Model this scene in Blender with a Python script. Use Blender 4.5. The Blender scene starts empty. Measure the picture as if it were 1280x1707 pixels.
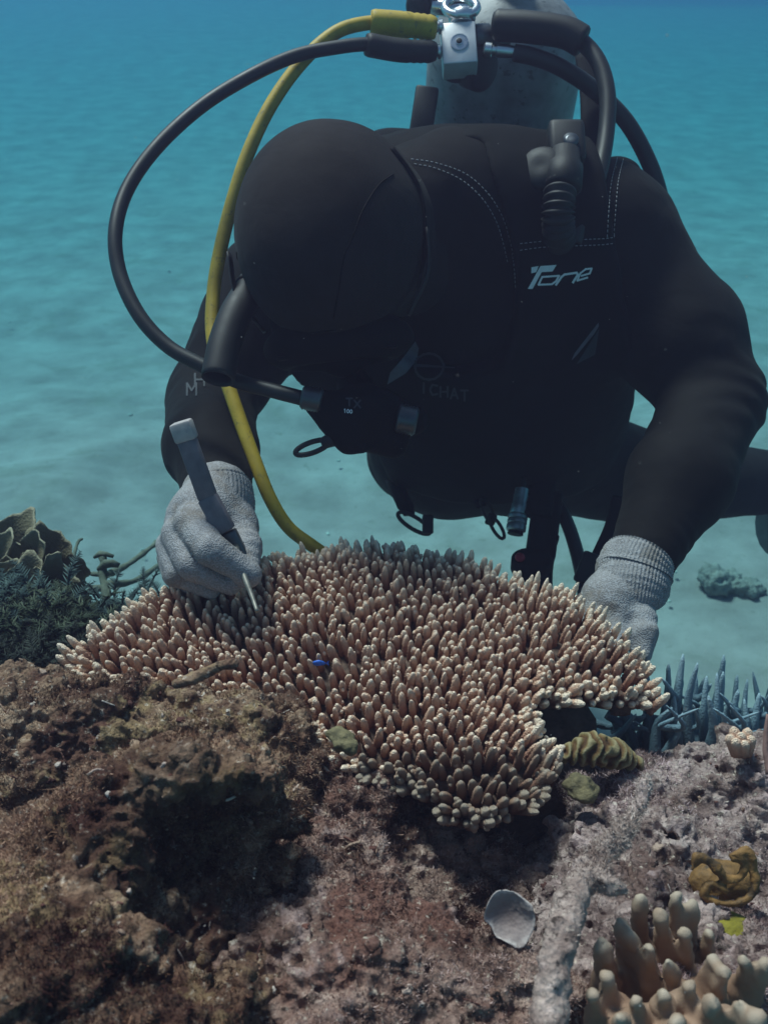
import bpy, bmesh, math, random
import numpy as np
from mathutils import Vector, Matrix
from mathutils.bvhtree import BVHTree
random.seed(7)
rng = np.random.default_rng(11)
SC = bpy.context.scene
COL = SC.collection

# ------------------------------------------------------------------ camera
PITCH = math.radians(28.5); FPX = 1572.0
CAM = np.array([0.0, 0.0, 0.95])
FWD = np.array([0, math.cos(PITCH), -math.sin(PITCH)])
UPV = np.array([0, math.sin(PITCH), math.cos(PITCH)])
RGT = np.array([1.0, 0, 0])
cd = bpy.data.cameras.new('camera'); cam = bpy.data.objects.new('camera', cd); COL.objects.link(cam)
cam.location = CAM; cam.rotation_euler = (math.pi/2 - PITCH, 0, 0)
cd.sensor_fit = 'VERTICAL'; cd.sensor_height = 24.0; cd.lens = 24.0*FPX/1707.0
cd.clip_start = 0.02; cd.clip_end = 500
cd.dof.use_dof = True; cd.dof.focus_distance = 0.86; cd.dof.aperture_fstop = 8.0
SC.camera = cam
SC.render.engine = 'CYCLES'
SC.cycles.volume_bounces = 1
SC.cycles.max_bounces = 8
SC.cycles.use_denoising = True
SC.view_settings.view_transform = 'Standard'; SC.view_settings.look = 'None'
SC.view_settings.gamma = 1; SC.view_settings.exposure = 0.17

# ------------------------------------------------------------------ light
SUN = np.array([-0.28, 0.33, 0.90]); SUN /= np.linalg.norm(SUN)
W = bpy.data.worlds.new('World'); SC.world = W; W.use_nodes = True
nt = W.node_tree; bgn = nt.nodes['Background']
sky = nt.nodes.new('ShaderNodeTexSky'); sky.sky_type = 'NISHITA'; sky.sun_disc = False
sky.sun_elevation = math.asin(SUN[2]); sky.sun_rotation = math.atan2(SUN[0], SUN[1])
nt.links.new(sky.outputs[0], bgn.inputs[0]); bgn.inputs[1].default_value = 0.085
sl = bpy.data.lights.new('sun', 'SUN'); so = bpy.data.objects.new('sun', sl); COL.objects.link(so)
sl.energy = 4.8; sl.angle = math.radians(14); sl.color = (1.0, 0.81, 0.79)
so.rotation_euler = Vector(-SUN).to_track_quat('-Z', 'Y').to_euler(); so.location = (0, 0, 5)

# ------------------------------------------------------------------ helpers
def P(px, py, d):
    "point seen at pixel (px,py) of the 1280x1707 photograph, d metres along the view axis"
    return CAM + d*(FWD + (px-640)/FPX*RGT - (py-853.5)/FPX*UPV)
def ray(px, py):
    v = FWD + (px-640)/FPX*RGT - (py-853.5)/FPX*UPV
    return v
def on_plane(px, py, p0, n):
    v = ray(px, py); t = np.dot(p0-CAM, n)/np.dot(v, n)
    return CAM + t*v

_R = rng.random((64, 64, 64)).astype(np.float32)
def vn(p):
    i = np.floor(p).astype(np.int64); f = (p - i).astype(np.float32); f = f*f*(3-2*f)
    i0 = i & 63; i1 = (i+1) & 63
    x0, y0, z0 = i0[..., 0], i0[..., 1], i0[..., 2]; x1, y1, z1 = i1[..., 0], i1[..., 1], i1[..., 2]
    fx, fy, fz = f[..., 0], f[..., 1], f[..., 2]
    a = _R[x0, y0, z0]*(1-fx)+_R[x1, y0, z0]*fx; b = _R[x0, y1, z0]*(1-fx)+_R[x1, y1, z0]*fx
    c = _R[x0, y0, z1]*(1-fx)+_R[x1, y0, z1]*fx; d = _R[x0, y1, z1]*(1-fx)+_R[x1, y1, z1]*fx
    return ((a*(1-fy)+b*fy)*(1-fz)+(c*(1-fy)+d*fy)*fz)*2-1
def fbm(p, fr, o=4, g=0.5):
    s = 0; a = 1.0
    for k in range(o):
        s = s + a*vn(p*fr + 17.3*k); fr *= 2.03; a *= g
    return s
def billow(p, fr, o=3, g=0.5):
    s = 0; a = 1.0
    for k in range(o):
        s = s + a*(1-2*np.abs(vn(p*fr + 9.1*k))); fr *= 2.03; a *= g
    return s

class Field:
    def __init__(s, lo, hi, h):
        s.lo = np.array(lo, float); s.h = h
        n = np.ceil((np.array(hi)-s.lo)/h).astype(int)+1
        s.ax = [s.lo[i]+h*np.arange(n[i]) for i in range(3)]
        s.v = np.full(n, 0.3, np.float32)
    def blk(s, lo, hi):
        sl = []
        for i in range(3):
            a = max(0, int(math.floor((lo[i]-s.lo[i])/s.h))); b = min(len(s.ax[i]), int(math.ceil((hi[i]-s.lo[i])/s.h))+1)
            if b <= a: return None, None
            sl.append(slice(a, b))
        g = np.stack(np.meshgrid(*[s.ax[i][sl[i]] for i in range(3)], indexing='ij'), -1)
        return tuple(sl), g
    def add(s, prim, k=0.0, cut=False, pad=0.0):
        fn, lo, hi = prim
        m = k + 3*s.h + pad
        sl, g = s.blk(lo-m, hi+m)
        if sl is None: return s
        d = fn(g).astype(np.float32); a = s.v[sl]
        if cut: d = -d; a = -a; d, a = d, a
        if cut:                       # smooth max(a, -prim)
            a = s.v[sl]; b = d
            hh = np.maximum(k-np.abs(a-b), 0)/k if k > 0 else 0
            s.v[sl] = np.maximum(a, b) + (hh*hh*k/4 if k > 0 else 0)
        else:
            hh = np.maximum(k-np.abs(a-d), 0)/k if k > 0 else 0
            s.v[sl] = np.minimum(a, d) - (hh*hh*k/4 if k > 0 else 0)
        return s
    def near(s, w):
        m = np.abs(s.v) < w
        ii = np.argwhere(m)
        return m, s.lo + ii*s.h
    def mesh(s, smooth=1):
        v = s.v; ins = v < 0
        n = np.array(v.shape)-1
        cnt = np.zeros(n, np.int8)
        offs = [(i, j, k) for i in (0, 1) for j in (0, 1) for k in (0, 1)]
        for o in offs: cnt += ins[o[0]:o[0]+n[0], o[1]:o[1]+n[1], o[2]:o[2]+n[2]]
        mix = (cnt > 0) & (cnt < 8)
        C = np.argwhere(mix)
        cv = np.stack([v[C[:, 0]+o[0], C[:, 1]+o[1], C[:, 2]+o[2]] for o in offs], 1)
        acc = np.zeros((len(C), 3)); num = np.zeros(len(C))
        for a in range(8):
            for b in range(a+1, 8):
                df = np.array(offs[b])-np.array(offs[a])
                if np.abs(df).sum() != 1: continue
                e = (cv[:, a] < 0) != (cv[:, b] < 0)
                t = cv[e, a]/(cv[e, a]-cv[e, b])
                acc[e] += np.array(offs[a]) + t[:, None]*df; num[e] += 1
        V = s.lo + (C + acc/num[:, None])*s.h
        ids = np.full(n, -1, np.int32); ids[mix] = np.arange(len(C))
        Q = []
        for ax in range(3):
            b, c = (ax+1) % 3, (ax+2) % 3
            s0 = [slice(None)]*3; s1 = [slice(None)]*3
            s0[ax] = slice(0, -1); s1[ax] = slice(1, None)
            for q in (b, c): s0[q] = slice(1, -1); s1[q] = slice(1, -1)
            A = ins[tuple(s0)]; B = ins[tuple(s1)]
            for flip, M in ((False, A & ~B), (True, B & ~A)):
                I = np.argwhere(M)
                I[:, b] += 1; I[:, c] += 1
                def idx(db, dc):
                    J = I.copy(); J[:, b] += db; J[:, c] += dc
                    return ids[J[:, 0], J[:, 1], J[:, 2]]
                q = np.stack([idx(-1, -1), idx(0, -1), idx(0, 0), idx(-1, 0)], 1)
                Q.append(q[:, ::-1] if flip else q)
        Q = np.concatenate(Q)
        return lap(V, Q, smooth), Q
def lap(V, Q, it):
    for _ in range(it):
        s = np.zeros_like(V); c = np.zeros(len(V))
        for a, b in ((0, 1), (1, 2), (2, 3), (3, 0)):
            np.add.at(s, Q[:, a], V[Q[:, b]]); np.add.at(c, Q[:, a], 1)
            np.add.at(s, Q[:, b], V[Q[:, a]]); np.add.at(c, Q[:, b], 1)
        V = 0.5*V + 0.5*s/np.maximum(c, 1)[:, None]
    return V
def vnormals(V, Q):
    n = np.cross(V[Q[:, 2]]-V[Q[:, 0]], V[Q[:, 3]]-V[Q[:, 1]])
    N = np.zeros_like(V)
    for k in range(4): np.add.at(N, Q[:, k], n)
    return N/np.maximum(np.linalg.norm(N, axis=1), 1e-12)[:, None]
def subdiv(V, Q):
    "one linear subdivision of a quad mesh"
    E = np.concatenate([Q[:, [0, 1]], Q[:, [1, 2]], Q[:, [2, 3]], Q[:, [3, 0]]]); E.sort(1)
    U, inv = np.unique(E, axis=0, return_inverse=True); inv = inv.reshape(-1)
    m = len(Q); nv = len(V); e = [nv+inv[i*m:(i+1)*m] for i in range(4)]
    f = nv+len(U)+np.arange(m)
    V2 = np.concatenate([V, (V[U[:, 0]]+V[U[:, 1]])/2, V[Q].mean(1)])
    Q2 = np.concatenate([np.stack([Q[:, i], e[i], f, e[i-1]], 1) for i in range(4)])
    return V2, Q2

def cap(a, b, ra, rb):
    a = np.asarray(a, float); b = np.asarray(b, float); ab = b-a; L = max(np.dot(ab, ab), 1e-12)
    def fn(g):
        t = np.clip(((g-a)@ab)/L, 0, 1)
        return np.linalg.norm(g-a-t[..., None]*ab, axis=-1) - (ra+(rb-ra)*t)
    r = max(ra, rb)
    return fn, np.minimum(a, b)-r, np.maximum(a, b)+r
def ell(c, r, R=None):
    c = np.asarray(c, float); r = np.asarray(r, float); R = np.eye(3) if R is None else np.asarray(R)
    def fn(g):
        q = (g-c)@R.T
        k0 = np.linalg.norm(q/r, axis=-1); k1 = np.linalg.norm(q/(r*r), axis=-1)
        return k0*(k0-1)/np.maximum(k1, 1e-9)
    e = np.sqrt(((R.T*r)**2).sum(1))
    return fn, c-e, c+e
def rbox(c, hs, rnd, R=None):
    c = np.asarray(c, float); hs = np.asarray(hs, float); R = np.eye(3) if R is None else np.asarray(R)
    def fn(g):
        q = np.abs((g-c)@R.T) - (hs-rnd)
        return np.linalg.norm(np.maximum(q, 0), axis=-1) + np.minimum(q.max(-1), 0) - rnd
    e = np.abs(R.T)@hs
    return fn, c-e, c+e
def basis(z, x=None):
    z = np.asarray(z, float); z = z/np.linalg.norm(z)
    x = np.array([1.0, 0, 0]) if x is None else np.asarray(x, float)
    if abs(np.dot(x, z)) > 0.95*np.linalg.norm(x): x = np.array([0, 1.0, 0])
    x = x-np.dot(x, z)*z; x /= np.linalg.norm(x)
    return np.stack([x, np.cross(z, x), z])      # rows = axes

def link(name, me, mat=None, parent=None, smooth=True):
    o = bpy.data.objects.new(name, me); COL.objects.link(o)
    if mat is not None: me.materials.append(mat)
    if parent is not None: o.parent = parent
    if smooth and len(me.polygons): me.polygons.foreach_set('use_smooth', np.ones(len(me.polygons), bool))
    return o
def mesh_np(name, V, F, mat=None, parent=None, smooth=True, attr=None):
    "F: list of face arrays (each n x 3 or n x 4)"
    if isinstance(F, np.ndarray): F = [F]
    me = bpy.data.meshes.new(name)
    me.vertices.add(len(V)); me.vertices.foreach_set('co', np.asarray(V, np.float32).ravel())
    loops = np.concatenate([f.ravel() for f in F]).astype(np.int32)
    tot = np.concatenate([np.full(len(f), f.shape[1], np.int32) for f in F])
    st = np.concatenate([[0], np.cumsum(tot)[:-1]]).astype(np.int32)
    me.loops.add(len(loops)); me.loops.foreach_set('vertex_index', loops)
    me.polygons.add(len(tot)); me.polygons.foreach_set('loop_start', st); me.polygons.foreach_set('loop_total', tot)
    me.update(calc_edges=True); me.validate()
    for k, a in (attr or {}).items():
        at = me.attributes.new(k, 'FLOAT', 'POINT'); at.data.foreach_set('value', np.asarray(a, np.float32))
    return link(name, me, mat, parent, smooth)
def thing(o, label, cat, group=None, kind=None):
    o['label'] = label; o['category'] = cat
    if group: o['group'] = group
    if kind: o['kind'] = kind
    return o
def empty(name, loc=(0, 0, 0)):
    o = bpy.data.objects.new(name, None); COL.objects.link(o); o.empty_display_size = 0.05
    return o
def catmull(pts, n=8):
    p = np.asarray(pts, float)
    if len(p) == 2: return p[0]+(p[1]-p[0])*np.linspace(0, 1, n+1)[:, None]
    q = np.concatenate([[2*p[0]-p[1]], p, [2*p[-1]-p[-2]]]); out = []
    for i in range(1, len(q)-2):
        a, b, c, d = q[i-1:i+3]
        for t in np.linspace(0, 1, n, endpoint=False):
            out.append(.5*((2*b)+(-a+c)*t+(2*a-5*b+4*c-d)*t*t+(-a+3*b-3*c+d)*t**3))
    out.append(p[-1]); return np.array(out)
def sweep(path, rad, m=12, caps=True, flat=None, ref=None):
    "tube along a path; rad scalar, per-point array, or (n,m) array; returns V, [Q, T...]"
    p = np.asarray(path, float); n = len(p)
    t = np.gradient(p, axis=0); t /= np.maximum(np.linalg.norm(t, axis=1), 1e-12)[:, None]
    x = np.array(ref if ref is not None else ([0, 0, 1.0] if abs(t[0][2]) < .9 else [1.0, 0, 0]), float)
    rad = np.asarray(rad, float)
    if rad.ndim == 0: rad = np.full(n, float(rad))
    if rad.ndim == 1: rad = np.repeat(rad[:, None], m, 1)
    th = np.arange(m)*2*math.pi/m; V = []
    for i in range(n):
        x = x-np.dot(x, t[i])*t[i]; x /= max(np.linalg.norm(x), 1e-9); y = np.cross(t[i], x)
        fx, fy = flat if flat else (1, 1)
        V.append(p[i]+rad[i][:, None]*(np.cos(th)[:, None]*x*fx+np.sin(th)[:, None]*y*fy))
    V = np.concatenate(V)
    i = np.repeat(np.arange(n-1), m); j = np.tile(np.arange(m), n-1); j2 = (j+1) % m
    Q = np.stack([i*m+j, i*m+j2, (i+1)*m+j2, (i+1)*m+j], 1)
    F = [Q]
    if caps:
        V = np.concatenate([V, [p[0]], [p[-1]]]); a = np.arange(m); b = (a+1) % m
        F.append(np.stack([b, a, np.full(m, n*m)], 1))
        F.append(np.stack([(n-1)*m+a, (n-1)*m+b, np.full(m, n*m+1)], 1))
    return V, F
def merge(parts):
    Vs, Fs, o = [], {}, 0
    for V, F in parts:
        for f in (F if isinstance(F, list) else [F]): Fs.setdefault(f.shape[1], []).append(f+o)
        Vs.append(V); o += len(V)
    return np.concatenate(Vs), [np.concatenate(v) for v in Fs.values()]
def tube(name, pts, r, mat, parent=None, m=12, n=8, sm=True):
    p = catmull(pts, n)
    if not np.isscalar(r):
        r = np.interp(np.linspace(0, 1, len(p)), np.linspace(0, 1, len(r)), r)
    V, F = sweep(p, r, m)
    return mesh_np(name, V, F, mat, parent, sm)
def lathe(prof, o, z, m=32, x=None):
    "revolve (radius, height) profile about axis z at o"
    B = basis(z, x); th = np.arange(m)*2*math.pi/m
    pr = np.asarray(prof, float); n = len(pr)
    ring = np.cos(th)[:, None]*B[0]+np.sin(th)[:, None]*B[1]
    V = np.concatenate([np.asarray(o)+h*B[2]+r*ring for r, h in pr])
    i = np.repeat(np.arange(n-1), m); j = np.tile(np.arange(m), n-1); j2 = (j+1) % m
    Q = np.stack([i*m+j, i*m+j2, (i+1)*m+j2, (i+1)*m+j], 1)
    V = np.concatenate([V, [np.asarray(o)+pr[0][1]*B[2]], [np.asarray(o)+pr[-1][1]*B[2]]]); a = np.arange(m); b = (a+1) % m
    return V, [Q, np.stack([b, a, np.full(m, n*m)], 1), np.stack([(n-1)*m+a, (n-1)*m+b, np.full(m, n*m+1)], 1)]
def flat_shade(o, ang=35):
    "auto smooth: sharp edges above an angle"
    me = o.data; bm = bmesh.new(); bm.from_mesh(me)
    for e in bm.edges:
        if len(e.link_faces) == 2 and e.calc_face_angle(0) > math.radians(ang): e.smooth = False
    bm.to_mesh(me); bm.free(); return o
def rboxm(c, hs, bev, R=None, seg=2):
    bm = bmesh.new(); bmesh.ops.create_cube(bm, size=2)
    for v in bm.verts: v.co = Vector((v.co.x*hs[0], v.co.y*hs[1], v.co.z*hs[2]))
    bmesh.ops.bevel(bm, geom=list(bm.edges), offset=bev, segments=seg, affect='EDGES', profile=.5)
    bmesh.ops.triangulate(bm, faces=[f for f in bm.faces if len(f.verts) > 4])
    bm.verts.index_update(); R = np.eye(3) if R is None else R
    V = np.array([v.co for v in bm.verts])@R + np.asarray(c)
    q = [[v.index for v in f.verts] for f in bm.faces]
    F = [np.array(x) for x in ([f for f in q if len(f) == 4], [f for f in q if len(f) == 3]) if x]
    bm.free(); return V, F

# ------------------------------------------------------------------ materials
class NT:
    def __init__(s, name):
        s.m = bpy.data.materials.new(name); s.m.use_nodes = True; s.t = s.m.node_tree
        s.b = s.t.nodes['Principled BSDF']; s.o = s.t.nodes['Material Output']
    def n(s, typ, ins=None, **kw):
        x = s.t.nodes.new('ShaderNode'+typ)
        for k, v in kw.items(): setattr(x, k, v)
        for k, v in (ins or {}).items(): s.set(x.inputs[k], v)
        return x
    def set(s, sock, v):
        if hasattr(v, 'is_output'): s.t.links.new(v, sock)
        else: sock.default_value = v
    def co(s): return s.n('TexCoord').outputs['Object']
    def noise(s, scale, det=4, rough=.55, co=None, dist=0):
        return s.n('TexNoise', {'Vector': co or s.co(), 'Scale': scale, 'Detail': det, 'Roughness': rough, 'Distortion': dist}).outputs['Fac']
    def vor(s, scale, co=None, feat='F1', out='Distance'):
        return s.n('TexVoronoi', {'Vector': co or s.co(), 'Scale': scale}, feature=feat).outputs[out]
    def ramp(s, fac, stops):
        r = s.n('ValToRGB', {'Fac': fac}); e = r.color_ramp.elements
        while len(e) < len(stops): e.new(.5)
        for el, (p, c) in zip(e, stops): el.position = p; el.color = (*c, 1) if len(c) == 3 else c
        return r.outputs[0]
    def ss(s, fac, a, b):
        return s.n('MapRange', {'Value': fac, 'From Min': a, 'From Max': b}, interpolation_type='SMOOTHSTEP').outputs[0]
    def mix(s, f, a, b):
        x = s.n('Mix', data_type='RGBA'); s.set(x.inputs[0], f)
        for i, v in ((6, a), (7, b)): s.set(x.inputs[i], (*v, 1) if isinstance(v, tuple) and len(v) == 3 else v)
        return x.outputs[2]
    def math(s, op, a, b=0.0):
        x = s.n('Math', operation=op); s.set(x.inputs[0], a); s.set(x.inputs[1], b); return x.outputs[0]
    def bump(s, h, st=.5, dist=.002, prev=None):
        x = s.n('Bump', {'Height': h, 'Strength': st, 'Distance': dist})
        if prev is not None: s.set(x.inputs['Normal'], prev)
        return x.outputs[0]
    def fin(s, col=None, rough=.8, normal=None, metal=0, spec=None, **kw):
        if col is not None: s.set(s.b.inputs['Base Color'], (*col, 1) if isinstance(col, tuple) and len(col) == 3 else col)
        s.set(s.b.inputs['Roughness'], rough); s.b.inputs['Metallic'].default_value = metal
        if spec is not None: s.b.inputs['Specular IOR Level'].default_value = spec
        if normal is not None: s.set(s.b.inputs['Normal'], normal)
        for k, v in kw.items(): s.set(s.b.inputs[k.replace('_', ' ')], v)
        return s.m

def m_sand():
    t = NT('sand'); co = t.co()
    c = t.ramp(t.noise(5, 6, .6, co), [(.3, (.21, .185, .175)), (.55, (.31, .275, .262)), (.75, (.38, .345, .33))])
    sp = t.ss(t.noise(38, 4, .65, co), .60, .74)
    c = t.mix(t.math('MULTIPLY', sp, .7), c, (.16, .15, .12))
    d = t.ss(t.noise(3.2, 6, .72, co, .5), .50, .68)
    c = t.mix(t.math('MULTIPLY', d, .6), c, (.19, .18, .15))
    n = t.bump(t.noise(60, 5, .7, co), .4, .008)
    return t.fin(c, .95, n, spec=.1)
def m_rock(name, stops, tint, tint2, bs=1.0, patch=None):
    t = NT(name); co = t.co()
    c = t.ramp(t.noise(26, 8, .68, co, .6), stops)
    a = t.ss(t.noise(11, 5, .6, co, .4), .50, .62)
    c = t.mix(t.math('MULTIPLY', a, .75), c, tint)
    b = t.ss(t.noise(17, 4, .65, t.n('Mapping', {'Vector': co, 'Location': (3, 5, 1)}).outputs[0], .8), .54, .66)
    c = t.mix(t.math('MULTIPLY', b, .8), c, tint2)
    fl = t.ss(t.noise(160, 5, .7, co), .56, .70)
    c = t.mix(t.math('MULTIPLY', fl, .8), c, (.82, .68, .56))
    dk = t.ss(t.noise(110, 4, .7, t.n('Mapping', {'Vector': co, 'Location': (1, 2, 7)}).outputs[0]), .55, .68)
    c = t.mix(t.math('MULTIPLY', dk, .85), c, (.035, .024, .02))
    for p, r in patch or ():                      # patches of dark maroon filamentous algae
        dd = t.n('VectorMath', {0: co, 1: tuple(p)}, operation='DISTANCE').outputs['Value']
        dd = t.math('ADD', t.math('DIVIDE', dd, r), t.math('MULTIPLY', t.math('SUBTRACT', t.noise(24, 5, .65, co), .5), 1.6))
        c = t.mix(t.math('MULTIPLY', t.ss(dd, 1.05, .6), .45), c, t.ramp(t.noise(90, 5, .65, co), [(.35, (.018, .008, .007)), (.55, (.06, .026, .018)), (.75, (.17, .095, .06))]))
    h = t.noise(140, 7, .75, co, .4)
    n = t.bump(h, .8*bs, .006)
    n = t.bump(t.vor(330, co), .5*bs, .003, n)
    return t.fin(c, .92, n, spec=.15)
def m_attr(name, attr, stops, rough=.8, bumpsc=None, bst=.5, bd=.001, jit=None, spec=.3):
    t = NT(name); co = t.co()
    a = t.n('Attribute', attribute_name=attr).outputs['Fac']
    if jit: a = t.math('ADD', a, t.math('MULTIPLY', t.math('SUBTRACT', t.noise(jit[0], 3, .5, co), .5), jit[1]))
    c = t.ramp(a, stops)
    n = None
    if bumpsc: n = t.bump(t.vor(bumpsc, co), bst, bd)
    return t.fin(c, rough, n, spec=spec)
def m_plain(name, col, rough=.6, metal=0, var=.25, vs=60, bump=None, spec=.4, wear=None):
    t = NT(name); co = t.co()
    f = t.noise(vs, 5, .6, co)
    c = t.ramp(f, [(.3, tuple(x*(1-var) for x in col)), (.7, tuple(min(1, x*(1+var)) for x in col))])
    if wear: c = t.mix(t.ss(t.noise(wear[0], 4, .7, co), .58, .66), c, wear[1])
    n = t.bump(t.noise(bump[0], 3, .6, co), bump[1], bump[2]) if bump else None
    return t.fin(c, t.math('ADD', t.math('MULTIPLY', f, .25), rough-.12), n, metal, spec)
def m_neoprene(nm='neoprene', g=1.0):
    t = NT(nm); co = t.co()
    c = t.ramp(t.noise(14, 4, .6, co), [(.3, (.0068*g, .0058*g, .0058*g)), (.7, (.0125*g, .0106*g, .0106*g))])
    n = t.bump(t.noise(900, 2, .5, co), .25, .0006)
    n = t.bump(t.noise(22, 3, .5, co, .4), .35, .006, n)
    return t.fin(c, .78, n, spec=.08, Sheen_Weight=.02, Sheen_Roughness=.5)
def m_knit():
    t = NT('glove_knit'); co = t.co()
    k = t.vor(620, co)
    c = t.ramp(t.noise(40, 5, .6, co), [(.3, (.19, .17, .17)), (.7, (.31, .28, .28))])
    c = t.mix(t.math('MULTIPLY', t.ss(k, .3, .75), .6), c, (.40, .38, .40))
    c = t.mix(t.math('MULTIPLY', t.ss(t.noise(28, 5, .7, t.n('Mapping', {'Vector': co, 'Location': (2, 1, 4)}).outputs[0]), .5, .66), .55), c, (.17, .13, .10))
    n = t.bump(k, .7, .0012)
    return t.fin(c, .9, n, spec=.1)
M = dict(
    sand=m_sand(),
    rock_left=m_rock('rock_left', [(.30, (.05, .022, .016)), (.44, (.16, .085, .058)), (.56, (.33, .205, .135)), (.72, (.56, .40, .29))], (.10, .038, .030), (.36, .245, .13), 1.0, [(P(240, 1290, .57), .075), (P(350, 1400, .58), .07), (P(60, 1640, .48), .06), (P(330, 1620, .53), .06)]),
    rock_mid=m_rock('rock_mid', [(.30, (.06, .032, .027)), (.44, (.20, .115, .092)), (.56, (.38, .245, .20)), (.72, (.62, .45, .38))], (.19, .080, .060), (.48, .33, .30)),
    rock_right=m_rock('rock_right', [(.30, (.07, .042, .038)), (.44, (.23, .15, .135)), (.56, (.46, .33, .30)), (.72, (.74, .57, .52))], (.14, .075, .06), (.60, .42, .40)),
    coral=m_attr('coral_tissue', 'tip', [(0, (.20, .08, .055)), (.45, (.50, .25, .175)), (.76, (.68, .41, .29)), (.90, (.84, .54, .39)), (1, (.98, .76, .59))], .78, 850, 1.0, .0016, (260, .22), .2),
    plate=m_plain('coral_plate', (.10, .06, .045), .9, 0, .5, 90, (200, .8, .004)),
    suit=m_neoprene(), hood=m_neoprene('hood_neoprene', 1.8),
    vest=m_plain('vest_fabric', (.0045, .0044, .005), .8, 0, .3, 40, (1200, .35, .0006), .12),
    rubber=m_plain('black_rubber', (.008, .008, .009), .6, 0, .3, 60, (500, .2, .0004), .4),
    hose=m_plain('hose_rubber', (.011, .012, .013), .5, 0, .35, 40, (700, .2, .0004), .4),
    yellow=m_plain('yellow_hose', (.44, .29, .03), .55, 0, .2, 40, (500, .2, .0004), .35, (120, (.25, .18, .04))),
    chrome=m_plain('chromed_brass', (.62, .62, .64), .28, 1, .12, 30, None, .5),
    satin=m_plain('satin_metal', (.62, .60, .62), .45, .35, .1, 60, (300, .1, .0005)),
    darkmetal=m_plain('dark_metal', (.10, .105, .115), .4, .8, .2, 60),
    tank=m_plain('tank_paint', (.18, .18, .185), .5, 0, .45, 26, (60, .3, .002), .4, (62, (.06, .06, .06))),
    knit=m_knit(),
    grey=m_plain('grey_plastic', (.15, .13, .15), .6, 0, .2, 90, (400, .2, .0005)),
    greyend=m_plain('pale_plastic', (.40, .35, .34), .6, 0, .2, 90),
    steel=m_plain('tool_steel', (.30, .27, .23), .5, .7, .3, 200),
    white=m_plain('white_print', (.72, .72, .76), .7, 0, .06, 60),
    faint=m_plain('grey_print', (.040, .042, .048), .8, 0, .2, 60),
    dim=m_plain('pale_print', (.11, .11, .14), .8, 0, .2, 60),
    red=m_plain('red_plastic', (.45, .015, .03), .5, 0, .15, 60),
    greysuit=m_plain('grey_neoprene', (.22, .23, .23), .8, 0, .2, 40, (700, .2, .0006)),
    blue=m_plain('blue_tissue', (.03, .13, .55), .5, 0, .5, 300),
)
# ------------------------------------------------------------------ seabed
GZ = -.35
def seabed():
    xs = np.concatenate([np.linspace(-60, -4, 40)[:-1], np.linspace(-4, 4, 330), np.linspace(4, 60, 40)[1:]])
    ys = np.concatenate([np.linspace(-2.5, 0.6, 20)[:-1], np.linspace(0.6, 7, 330), np.linspace(7, 75, 60)[1:]])
    X, Y = np.meshgrid(xs, ys, indexing='ij'); p = np.stack([X, Y, np.zeros_like(X)], -1)
    Z = np.exp(-((np.maximum(Y-2.6, 0)/2.6)**2))*(.050*fbm(p, .8, 2) + .030*np.maximum(fbm(p+3, 1.9, 2), 0)**1.5 + .012*fbm(p, 4.2, 2) + .006*fbm(p, 12, 3) + .002*fbm(p, 34, 2))
    t_ = np.clip((Y-3.5)/22, 0, 1); Z = Z+GZ+1.46*t_*t_*(3-2*t_)*(1-.22/(1+np.exp(-(X-1)*.8)))
    V = np.stack([X, Y, Z], -1).reshape(-1, 3); nx, ny = X.shape
    i = np.repeat(np.arange(nx-1), ny-1); j = np.tile(np.arange(ny-1), nx-1)
    Q = np.stack([i*ny+j, (i+1)*ny+j, (i+1)*ny+j+1, i*ny+j+1], 1)
    o = mesh_np('seabed', V, Q, M['sand']); o['kind'] = 'structure'; o['label'] = 'pale rippled sand seabed fading into blue water'
seabed()

# ------------------------------------------------------------------ reef rocks
BITS = m_attr('crust_bits', 'tone', [(0, (.05, .02, .018)), (.25, (.16, .07, .055)), (.45, (.34, .22, .16)), (.7, (.42, .30, .25)), (.88, (.48, .37, .32)), (1, (.56, .47, .41))], .9, 700, .6, .001, (300, .2), .15)
def rock(name, prims, lo, hi, h, mat, label, amp, cuts=(), seed=0.0, turf=0, turfcol=None, fine=1.0):
    F = Field(lo, hi, h)
    for pr, k in prims: F.add(pr, k, pad=.05)
    for pr, k in cuts: F.add(pr, k, cut=True, pad=.02)
    m, p = F.near(.055)
    q = p + seed
    F.v[m] -= (-.006 + amp[0]*fbm(q, 8, 2) + amp[1]*(billow(q, 21, 2)-.3) + amp[2]*fbm(q, 48, 2)).astype(np.float32)
    V, Q = F.mesh(0)
    # keep the biggest connected surface
    V, Q = subdiv(V, Q)
    N = vnormals(V, Q)
    V = V + N*(fine*(.0050*fbm(V+seed, 85, 3, .65) + .0030*billow(V+seed, 150, 2) - .004*np.maximum(vn((V+seed)*42)-.35, 0)*2))[:, None]
    o = mesh_np(name, V, Q, mat)
    thing(o, label, 'rock', 'reef rocks')
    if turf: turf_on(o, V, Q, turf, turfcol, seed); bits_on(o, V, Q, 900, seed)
    return o, V, Q
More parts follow.
